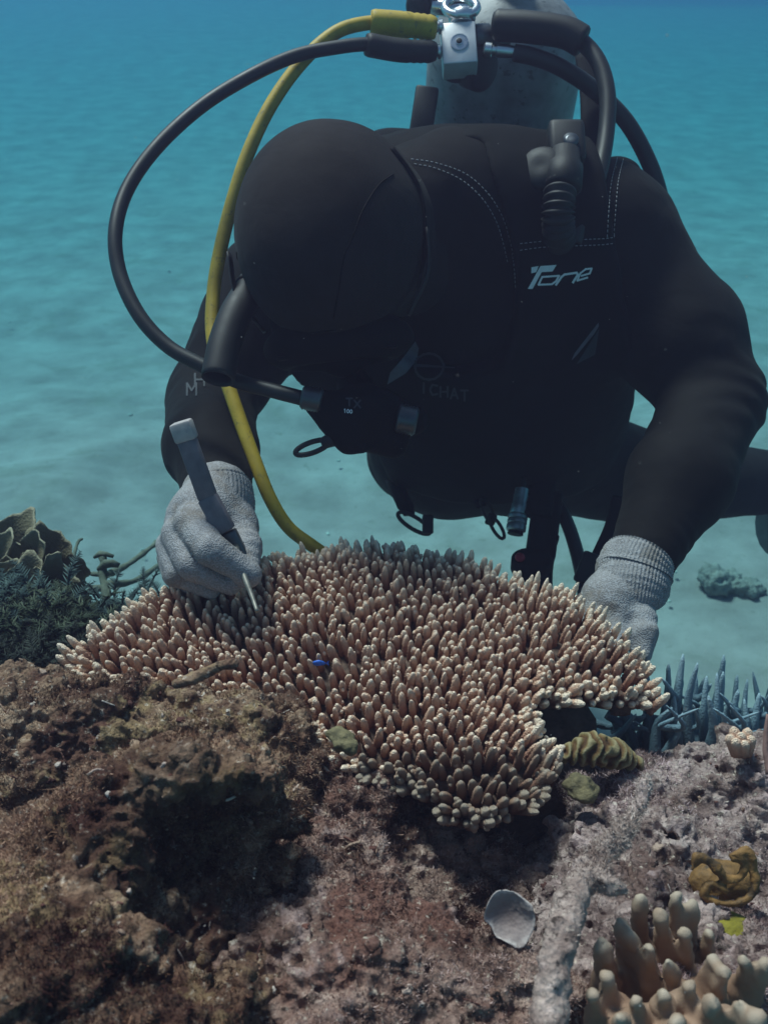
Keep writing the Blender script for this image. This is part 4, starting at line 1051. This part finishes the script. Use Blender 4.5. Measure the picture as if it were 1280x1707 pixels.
def decal(polys, bvhs, mat, parent, name, off=.0012, thick=.0010):
    "polygons given in photo pixels, laid on the cloth they are printed on"
    parts = []
    for pl in polys:
        bm = bmesh.new(); vs = [bm.verts.new((x, y, 0)) for x, y in pl]; f = bm.faces.new(vs)
        bmesh.ops.triangulate(bm, faces=[f]); bmesh.ops.subdivide_edges(bm, edges=[e for e in bm.edges if e.calc_length() > 8], cuts=2, use_grid_fill=False)
        bmesh.ops.triangulate(bm, faces=bm.faces[:]); bm.verts.index_update()
        W_ = []; bad = False
        for v in bm.verts:
            h_, n_ = hit(v.co.x, v.co.y, bvhs, off)
            if h_ is None: bad = True; break
            W_.append(h_)
        if not bad: parts.append((np.array(W_), [np.array([[w.index for w in q.verts] for q in bm.faces])]))
        bm.free()
    if not parts: print('decal missed', name); return
    V, F = merge(parts); o = mesh_np(name, V, F, mat, parent, False)
    # face the camera side
    me = o.data; me.flip_normals() if np.mean([np.dot(p.normal, CAM-np.array(p.center)) for p in me.polygons]) < 0 else None
    return o
def stroke(pts, w, close=False):
    "thick outline quads along a 2D polyline"
    p = [np.array(q, float) for q in pts]; out = []
    if close: p = p+[p[0]]
    for a, b in zip(p[:-1], p[1:]):
        d = b-a; d /= max(np.linalg.norm(d), 1e-9); n = np.array([-d[1], d[0]])*w/2; e = d*w*.35
        out.append([tuple(a-e-n), tuple(b+e-n), tuple(b+e+n), tuple(a-e+n)])
    return out
TONE = [[(885, 445), (897, 443), (893, 453), (885, 455)], [(900, 443), (927, 441), (920, 452), (902, 453), (887, 481), (879, 481)]]
TONE += stroke([(903, 461), (931, 459), (926, 468), (919, 473), (897, 474), (900, 467)], 3.2, True)
TONE += stroke([(926, 474), (935, 461), (940, 457), (960, 454), (962, 457), (954, 470)], 3.6)
TONE += stroke([(968, 459), (982, 455), (985, 447), (975, 448), (966, 455), (961, 467), (978, 462)], 3.0)
decal(TONE, ALLB, M['white'], vest, 'logo_print')
decal([[(952, 600), (957, 588), (997, 537), (998, 543), (990, 556), (960, 592)]], ALLB, M['dim'], vest, 'reflective_slash')
decal([[(999, 546), (992, 590), (960, 606), (972, 588)]], ALLB, m_plain('blue_grey_print', (.02, .034, .045), .8), vest, 'reflective_patch')
# emblem and lettering on the chest
ring = stroke([(715+24*math.cos(a), 610+22*math.sin(a)) for a in np.linspace(0, 6.28, 17)[:-1]], 4, True)
decal(ring+[[(690, 607), (757, 613), (757, 615), (690, 612)]], ALLB, M['faint'], vest, 'emblem_print')
def letters(txt, x0, y0, dx, dy, w, h, lw, slant=0):
    G = {'I': [[(.5, 0), (.5, 1)]], 'C': [[(1, .1), (.3, 0), (0, .4), (0, .6), (.3, 1), (1, .9)]], 'H': [[(0, 0), (0, 1)], [(1, 0), (1, 1)], [(0, .5), (1, .5)]], 'A': [[(0, 1), (.5, 0), (1, 1)], [(.2, .65), (.8, .65)]],
         'T': [[(0, 0), (1, 0)], [(.5, 0), (.5, 1)]], 'X': [[(0, 0), (1, 1)], [(1, 0), (0, 1)]], '1': [[(.2, .2), (.5, 0), (.5, 1)]], '0': [[(.5, 0), (1, .3), (1, .7), (.5, 1), (0, .7), (0, .3), (.5, 0)]], 'M': [[(0, 1), (0, 0), (.5, .6), (1, 0), (1, 1)]], 'E': [[(1, 0), (0, 0), (0, 1), (1, 1)], [(0, .5), (.8, .5)]], 'R': [[(0, 1), (0, 0), (1, .1), (1, .45), (0, .5), (1, 1)]]}
    out = []
    for i, c in enumerate(txt):
        for st_ in G.get(c, []):
            out += stroke([(x0+i*dx+q[0]*w+slant*(1-q[1])*w, y0+i*dy+q[1]*h) for q in st_], lw)
    return out
decal(letters('ICHAT', 700, 637, 17, 3.2, 12, 17, 3.4), ALLB, M['faint'], vest, 'letter_print')
decal(letters('MH', 313, 640, 13, -16, 15, 20, 3.2, .0), [bvh_body], M['faint'], diver, 'sleeve_print')
decal([[(645, 640), (650, 620), (672, 595), (692, 568), (698, 580), (694, 602), (675, 622)]], ALLB, M['dim'], vest, 'buckle_tab')

# inflator with corrugated hose
inf = empty('inflator'); inf.parent = vest
pth = catmull([P(936, 300, 1.055), P(931, 338, 1.045), P(930, 370, 1.05), P(932, 398, 1.075), P(936, 418, 1.14)], 14); n = len(pth)
V, F = sweep(pth, .0165+.0028*np.cos(np.arange(n)*math.pi*2/4.2), 18); mesh_np('corrugated_hose', V, F, M['rubber'], inf)
V, F = lathe([(.017, 0), (.0215, .004), (.0215, .030), (.018, .034), (.018, .05)], P(937, 318, 1.052), P(941, 262, 1.065)-P(937, 318, 1.052), 24); mesh_np('collar', V, F, M['rubber'], inf)
V, F = rboxm(P(942, 243, 1.075), (.0205, .016, .026), .006, basis(UPV+.25*FWD)); mesh_np('elbow', V, F, M['rubber'], inf)
V, F = lathe([(.0, .0), (.008, .0), (.009, .002), (.004, .003), (.0, .003)], P(951, 234, 1.056), -FWD+.3*UPV, 20); mesh_np('button', V, F, M['darkmetal'], inf)
V, F = lathe([(.024, 0), (.0265, .004), (.0265, .010), (.022, .015), (.010, .017), (.004, .016)], P(903, 288, 1.068), -FWD+np.array([-.35, 0, .25]), 32); mesh_np('dump_valve', V, F, M['rubber'], vest)
# tank band and back plate edge
mesh_np('tank_band', *sweep(catmull([P(974, 92, 1.24), P(982, 150, 1.22), P(984, 210, 1.2), P(980, 270, 1.2)], 6), .013, 10, flat=(1, .35), ref=RGT), M['vest'], vest)
V, F = rboxm(P(706, 190, 1.30), (.016, .010, .036), .004, basis(UPV+.15*RGT)); mesh_np('back_plate', V, F, M['rubber'], vest)
# pocket loops hanging at the waist
def loop(c, ax1, ax2, a, b, r, name, par, mat):
    th = np.linspace(0, 2*math.pi, 33); pts = c+np.cos(th)[:, None]*ax1*a+np.sin(th)[:, None]*ax2*b
    V, F = sweep(pts, r, 8, caps=False); return mesh_np(name, V, F, mat, par)
def ax(dx, dy):
    v = dx*RGT-dy*UPV; return v/np.linalg.norm(v)
c1 = thing(empty('snap_clip'), 'black snap clip hanging from the vest over the middle of the coral', 'clip', 'clips on the vest')
loop(P(690, 872, 1.370), ax(1, .62), ax(.62, -1), .027, .0085, .0032, 'ring', c1, M['rubber']); mesh_np('clip_body', *rboxm(P(713, 874, 1.360), (.008, .006, .014), .003, basis(UPV)), M['rubber'], c1)
mesh_np('strap', *sweep(catmull([P(655, 800, 1.450), P(672, 835, 1.390), P(682, 858, 1.370)], 5), [.013]*8+[.011, .010, .009], 10, flat=(1, .3), ref=RGT), M['vest'], c1)
c2 = thing(empty('snap_clip'), 'black snap clip hanging from the vest left of the torch', 'clip', 'clips on the vest')
loop(P(812, 852, 1.390), ax(.45, 1), ax(1, -.45), .020, .006, .0024, 'ring', c2, M['rubber']); loop(P(828, 880, 1.370), ax(.6, 1), ax(1, -.6), .018, .006, .0026, 'ring', c2, M['rubber'])
mesh_np('strap', *sweep(catmull([P(780, 800, 1.420), P(795, 830, 1.400), P(803, 845, 1.390)], 5), .008, 10, flat=(1, .3), ref=RGT), M['vest'], c2)
mesh_np('clip_body', *rboxm(P(818, 866, 1.380), (.007, .006, .009), .003, basis(UPV+.4*RGT)), M['rubber'], c2)

# ------------------------------------------------------------------ tank
tank = thing(empty('scuba_tank', P(842, 300, 1.40)), 'scratched silver grey scuba tank standing up behind the diver\'s shoulders', 'tank')
TA = TV.copy(); T0 = P(842, 92, 1.36)                           # shoulder centre
prof = [(.0, -.60), (.06, -.60), (.100, -.57), (.112, -.55), (.112, -.06), (.112, .0), (.108, .025), (.098, .048), (.080, .066), (.058, .078), (.036, .085), (.024, .090), (.022, .105)]
V, F = lathe(prof, T0, TA, 48); mesh_np('cylinder', V, F, M['tank'], tank)
V, F = lathe([(.017, 0), (.017, .05), (.013, .055), (.013, .06)], T0+TA*.10, TA, 24); va = mesh_np('valve', V, F, M['chrome'], tank)
V, F = lathe([(.018, 0), (.021, .004), (.021, .028), (.017, .033), (.008, .034)], P(722, 12, 1.27), P(690, 2, 1.28)-P(722, 12, 1.27), 20); mesh_np('knob', V, F, M['rubber'], va)
V, F = lathe([(.010, 0), (.010, .08)], P(800, 22, 1.30), P(725, 12, 1.27)-P(800, 22, 1.30), 14); mesh_np('stem', V, F, M['chrome'], va)

# ------------------------------------------------------------------ regulator
reg = thing(empty('regulator', P(767, 70, 1.18)), 'chrome regulator with its black and yellow hoses looping round the diver\'s head', 'regulator')
RB = np.stack([RGT, -FWD, UPV]); a = math.radians(3)
FB = basis(-FWD*.98+UPV*.12-.05*RGT, RGT*math.cos(a)+UPV*math.sin(a))     # face of the block: z outwards
fs = empty('first_stage'); fs.parent = reg
fc_ = P(765, 70, 1.165)
V, F = rboxm(fc_-FB[2]*.018, (.0215, .0275, .018), .0025, FB); flat_shade(mesh_np('block', V, F, M['satin'], fs), 40)
V, F = lathe([(.0105, 0), (.0112, .0006), (.0112, .0010), (.0098, .0012), (.0098, .0006), (.0048, .0007), (.0046, .0022), (.0030, .0024)], fc_+FB[2]*.0003, FB[2], 36); flat_shade(mesh_np('port_plug', V, F, M['chrome'], fs), 30)
V, F = lathe([(.0036, 0), (.0036, .0028), (.0028, .0032)], fc_, FB[2], 24); mesh_np('plug_hole', V, F, M['rubber'], fs)
V, F = lathe([(.020, -.020), (.022, -.016), (.022, .010), (.018, .016)], fc_-FB[2]*.030-FB[1]*.004, FB[1], 28); mesh_np('turret', V, F, M['darkmetal'], fs)
loop(P(768, 12, 1.18), RGT, UPV*.8+FWD*.5, .020, .020, .0055, 'yoke', fs, M['chrome'])
V, F = lathe([(.015, -.006), (.017, 0), (.017, .006), (.013, .010)], P(770, 32, 1.18), UPV, 24); mesh_np('collar', V, F, M['chrome'], fs)
V, F = lathe([(.0145, 0), (.0155, .004), (.0155, .018), (.012, .022), (.012, .045)], P(790, 62, 1.19), RGT*1.0+.02*UPV, 24); mesh_np('barrel', V, F, M['darkmetal'], fs)
V, F = lathe([(.024, -.012), (.027, -.006), (.027, .016), (.020, .022)], P(790, 112, 1.21), RGT*.6-UPV*.5-FWD*.6, 28); mesh_np('diaphragm_cap', V, F, M['rubber'], fs)
def fitting(px, py, d, d2, r, mat):
    V, F = lathe([(r*.8, 0), (r, .001), (r, .005), (r*.75, .006), (r*.75, .009), (r*1.05, .010), (r*1.05, .016)], P(px, py, d), d2, 16); flat_shade(mesh_np('fitting', V, F, mat, fs), 30)
fitting(738, 45, 1.175, -RGT, .0085, M['chrome']); fitting(735, 86, 1.175, -RGT-.1*UPV, .0085, M['chrome'])
V, F = lathe([(.006, 0), (.0085, .002), (.0085, .010), (.0065, .011), (.0065, .016), (.008, .017), (.008, .030), (.007, .038)], P(806, 82, 1.175), P(858, 87, 1.17)-P(806, 82, 1.175), 18); flat_shade(mesh_np('hose_fitting', V, F, M['chrome'], fs), 30)
# hoses: (path, radius, material)
yel = [P(726, 47, 1.17), P(670, 42, 1.165), P(618, 38, 1.16), P(560, 54, 1.15), P(503, 104, 1.14), P(452, 175, 1.13), P(414, 255, 1.12), P(388, 335, 1.11), P(368, 415, 1.10), P(356, 490, 1.09), P(356, 570, 1.07), P(383, 650, 1.05), P(402, 705, 1.04), P(424, 765, 1.03), P(450, 830, 1.02), P(480, 878, 1.02), P(518, 908, 1.02), P(560, 935, 1.03), P(600, 950, 1.06)]
tube('yellow_hose', yel, [.0082, .0082, .0082, .0080, .0078, .0072, .0070], M['yellow'], reg, 14, 8)
blk = [P(724, 84, 1.17), P(670, 82, 1.155), P(614, 74, 1.14), P(555, 80, 1.13), P(490, 94, 1.12), P(415, 128, 1.10), P(335, 178, 1.08), P(262, 245, 1.06), P(213, 315, 1.04), P(193, 385, 1.02), P(200, 455, 1.01), P(232, 525, 1.00), P(280, 577, .995), P(335, 608, .99), P(395, 635, .985), P(450, 650, .98), P(508, 665, .97)]
tube('black_hose', blk, .0079, M['hose'], reg, 14, 8)
def sleeve(pts, r, mat, nm, rings=0):
    p = catmull(pts, 10); n = len(p); rr = np.full(n, r)
    for i in range(n):
        if i < rings*2 and i % 2: rr[i] *= .93
    rr[0] *= .82; rr[-1] *= .9
    V, F = sweep(p, rr, 18); mesh_np(nm, V, F, mat, reg)
sleeve([P(726, 47, 1.168), P(672, 41, 1.162), P(618, 37, 1.158)], .0148, M['yellow'], 'hose_protector', 4)
sleeve([P(724, 86, 1.168), P(668, 84, 1.152), P(610, 74, 1.14)], .0136, M['rubber'], 'hose_protector', 4)
right1 = [P(822, 40, 1.17), P(880, 45, 1.16), P(935, 52, 1.155), P(975, 75, 1.15), P(1000, 110, 1.14), P(1012, 160, 1.13), P(1010, 220, 1.12), P(1000, 280, 1.105), P(985, 330, 1.09), P(965, 375, 1.08), P(955, 405, 1.08)]
tube('inflator_hose', right1, .0100, M['hose'], reg, 14, 8)
sleeve([P(822, 42, 1.168), P(880, 45, 1.158), P(940, 54, 1.152), P(972, 70, 1.149)], .0185, M['rubber'], 'hose_protector', 0)
right2 = [P(856, 88, 1.17), P(890, 95, 1.168), P(935, 113, 1.17), P(990, 150, 1.19), P(1045, 205, 1.21), P(1085, 280, 1.23), P(1105, 350, 1.25), P(1112, 410, 1.27), P(1100, 470, 1.33)]
tube('gauge_hose', right2, .0104, M['hose'], reg, 14, 8)
# second stage at the mouth
ss = empty('second_stage'); ss.parent = reg
SC_ = P(612, 688, .985)
pr = [(ell(SC_, (.038, .027, .028)), 0), (cap(P(530, 672, .985), P(690, 700, .99), .015, .016), .015), (cap(P(560, 700, .985), P(580, 738, .975), .018, .012), .012), (cap(P(585, 738, .975), P(604, 750, .97), .009, .004), .008), (cap(P(600, 715, .985), P(655, 740, .99), .022, .016), .012), (cap(P(545, 690, .985), P(575, 730, .98), .012, .010), .01),
      (cap(SC_, P(590, 640, 1.05), .024, .02), .01)]
V, Q = clothmesh(pr, SC_-.13, SC_+.13, .0032, 0, 2); mesh_np('case', V, Q, M['vest'], ss)
bvh_ss = BVHTree.FromPolygons([tuple(v) for v in V], [tuple(q) for q in Q])
for (x, y, d, r) in ((520, 665, .972, .0125), (678, 700, .975, .0150)):
    n = 15; pp = np.array([P(x+(t-.5)*34, y+(t-.5)*7, d) for t in np.linspace(0, 1, n)]); rr = r*(1+.05*np.cos(np.arange(n)*math.pi)); rr[0] *= .8; rr[-1] *= .8
    V, F = sweep(pp, rr, 22); mesh_np('ribbed_nut', V, F, M['darkmetal'], ss)
decal(letters('TX', 578, 665, 13, 3, 10, 12, 2.6), [bvh_ss], M['faint'], ss, 'case_print'); decal(letters('100', 574, 682, 5, .6, 3.6, 6, 1.3), [bvh_ss], M['white'], ss, 'number_print')
loop(P(520, 746, .98), ax(1, -.35), ax(.35, 1), .018, .0055, .0028, 'bite_loop', ss, M['rubber'])
tube('lanyard', [P(536, 740, .98), P(556, 732, .98), P(575, 728, .985)], [.006, .008, .006], M['rubber'], ss)

# snorkel
sn = thing(empty('snorkel'), 'short black open ended snorkel tube beside the hood', 'snorkel')
pth = catmull([P(470, 440, 1.075), P(430, 470, 1.02), P(398, 515, .985), P(376, 570, .965), P(363, 632, .95)], 8); n = len(pth)
V, F = sweep(pth, np.interp(np.linspace(0, 1, n), [0, .5, .97, 1], [.0150, .0170, .0172, .0165]), 24, caps=False)
V2, F2 = sweep(pth[-14:], np.r_[np.full(13, .0142), .0150], 24, caps=False)
m_ = len(V); a = (n-1)*24+np.arange(24); b = m_+13*24+np.arange(24)
V = np.concatenate([V, V2]); F = [np.concatenate([F[0], F2[0][:, ::-1]+m_, np.stack([a, np.roll(a, -1), np.roll(b, -1), b], 1)])]
mesh_np('tube', V, F, M['rubber'], sn)
mesh_np('keeper', *sweep(pth[8:12], .0185, 20), M['rubber'], sn)

# torch and gauge console hanging from the vest
to = thing(empty('dive_torch'), 'small ribbed metal torch hanging upright from the vest above the coral', 'torch')
A, B_ = P(870, 815, 1.350), P(857, 900, 1.330); dv = (B_-A); Lt = np.linalg.norm(dv)
V, F = lathe([(.0095, 0), (.010, .003), (.0095, .006), (.0105, .010), (.0105, .022), (.0115, .024), (.0125, .036), (.0118, .038), (.0140, .041), (.0140, .045), (.0128, .046), (.0140, .048), (.0140, .052), (.0128, .053), (.0140, .055), (.0140, .062), (.012, .064)], A, dv, 28)
flat_shade(mesh_np('barrel', V, F, m_plain('torch_metal', (.34, .34, .36), .35, .6, .25, 80), to), 35)
V, F = lathe([(.0105, .064), (.0115, .068), (.006, .068)], A, dv, 24); mesh_np('lens', V, F, tl.m, to)
mesh_np('lanyard', *sweep(catmull([P(872, 780, 1.370), P(872, 805, 1.350), A], 5), .004, 8), M['rubber'], to)
gc = thing(empty('gauge_console'), 'long black gauge console with a red spot dangling behind the coral, right of the torch', 'gauge')
cb = basis(P(895, 840, 1.350)-P(880, 950, 1.290), RGT)
V, F = rboxm(P(906, 880, 1.340), (.0205, .018, .058), .008, cb, 3); mesh_np('housing', V, F, M['vest'], gc)
V, F = lathe([(.026, -.008), (.028, -.004), (.028, .012), (.024, .015)], P(885, 945, 1.290), -FWD*.6+.9*UPV, 28); mesh_np('dial', V, F, M['vest'], gc)
V, F = lathe([(.0, 0), (.006, 0), (.007, .002), (.005, .005), (0, .006)], P(866, 930, 1.275), -FWD+.5*UPV, 16); mesh_np('red_spot', V, F, M['red'], gc)
for k in range(5):
    V, F = rboxm(P(922-k*4.5, 900+k*14, 1.320), (.007, .009, .0045), .002, cb); mesh_np('strain_relief', V, F, M['vest'], gc)
mesh_np('neck', *sweep(catmull([P(905, 920, 1.320), P(900, 955, 1.290), P(900, 1000, 1.270)], 5), .017, 12), M['vest'], gc)
mesh_np('webbing', *sweep(catmull([P(905, 800, 1.390), P(900, 830, 1.350), P(895, 860, 1.330)], 5), .020, 12, flat=(1, .5), ref=RGT), M['vest'], gc)
mesh_np('hose', *sweep(catmull([P(925, 835, 1.390), P(945, 872, 1.350), P(962, 925, 1.320), P(973, 985, 1.300), P(970, 1030, 1.280)], 7), .0098, 12), M['hose'], gc)
bs = thing(empty('loose_strap'), 'loose black strap with a buckle hanging beside the cuffed right hand glove', 'strap')
mesh_np('webbing', *sweep(catmull([P(1035, 830, 1.370), P(1022, 880, 1.330), P(1000, 930, 1.290), P(978, 985, 1.260)], 7), .0130, 10, flat=(1, .25), ref=RGT), M['vest'], bs)
V, F = rboxm(P(985, 950, 1.270), (.018, .007, .022), .004, basis(UPV+.4*RGT)); mesh_np('buckle', V, F, M['rubber'], bs)

# ------------------------------------------------------------------ hand tool
tool = thing(empty('hand_pick'), 'small pick with a pale ended grey handle held upright in the left glove', 'tool')
a0, a1, a2 = P(308, 722, .885), P(347, 830, .90), P(377, 886, .905)
def bar(a, b, hw, ht, mat, nm, bev=.0025):
    z = (b-a); L = np.linalg.norm(z); V, F = rboxm((a+b)/2, (hw, ht, L/2), bev, basis(z, RGT)); return flat_shade(mesh_np(nm, V, F, mat, tool), 40)
bar(a0, a1, .0088, .007, M['grey'], 'handle', .0022); bar(a1-(a2-a1)*.04, a2, .0094, .0074, M['grey'], 'grip', .0022)
V, F = rboxm(a0+(a0-a1)*.03, (.0102, .0088, .0095), .0026, basis(a0-a1, RGT)); flat_shade(mesh_np('end_cap', V, F, M['greyend'], tool), 40)
V, F = rboxm(P(390, 908, .91), (.0085, .006, .014), .002, basis(P(378, 886, .905)-P(400, 930, .91), RGT)); mesh_np('ferrule', V, F, M['darkmetal'], tool)
mesh_np('spike', *sweep(catmull([P(392, 910, .905), P(408, 962, .885), P(420, 993, .875), P(429, 1020, .865)], 6), np.linspace(.0034, .0018, 19), 10), M['steel'], tool)

# drifting specks
V_ = []
for _ in range(170):
    c = P(random.uniform(0, 1280), random.uniform(0, 1707), random.uniform(.35, 2.2)); s = random.uniform(.0002, .0004)*(1+random.random()**8*1.2)
    if (random.random() < .15): c = P(random.uniform(380, 1260), random.uniform(200, 850), random.uniform(.6, .98))
    v = np.array([[1, 0, 0], [-1, 0, 0], [0, 1, 0], [0, -1, 0], [0, 0, 1], [0, 0, -1]])*s*rng.uniform(.6, 1.4, (6, 1))+c
    V_.append((v, [np.array([[0, 2, 4], [2, 1, 4], [1, 3, 4], [3, 0, 4], [2, 0, 5], [1, 2, 5], [3, 1, 5], [0, 3, 5]])]))
V, F = merge(V_); o = mesh_np('marine_snow', V, F, m_plain('specks', (.45, .45, .42), .9), None, False); o['kind'] = 'stuff'; o['label'] = 'tiny pale specks drifting in the water'; o['category'] = 'specks'
# ------------------------------------------------------------------ water
def haze():
    V, F = rboxm((0, 36, -.165), (62, 40, 1.385), .01, None, 1)
    t = bpy.data.materials.new('water_haze'); t.use_nodes = True; n = t.node_tree; n.nodes.clear()
    o = n.nodes.new('ShaderNodeOutputMaterial'); v = n.nodes.new('ShaderNodeVolumePrincipled')
    v.inputs['Color'].default_value = (.088, .079, .133, 1); v.inputs['Density'].default_value = .33
    v.inputs['Absorption Color'].default_value = (0, .65, .734, 1); v.inputs['Anisotropy'].default_value = .5
    n.links.new(v.outputs[0], o.inputs['Volume'])
    h = mesh_np('haze', V, F, t, None, False); h['kind'] = 'stuff'; h['label'] = 'blue sea water filling the whole scene'
haze()
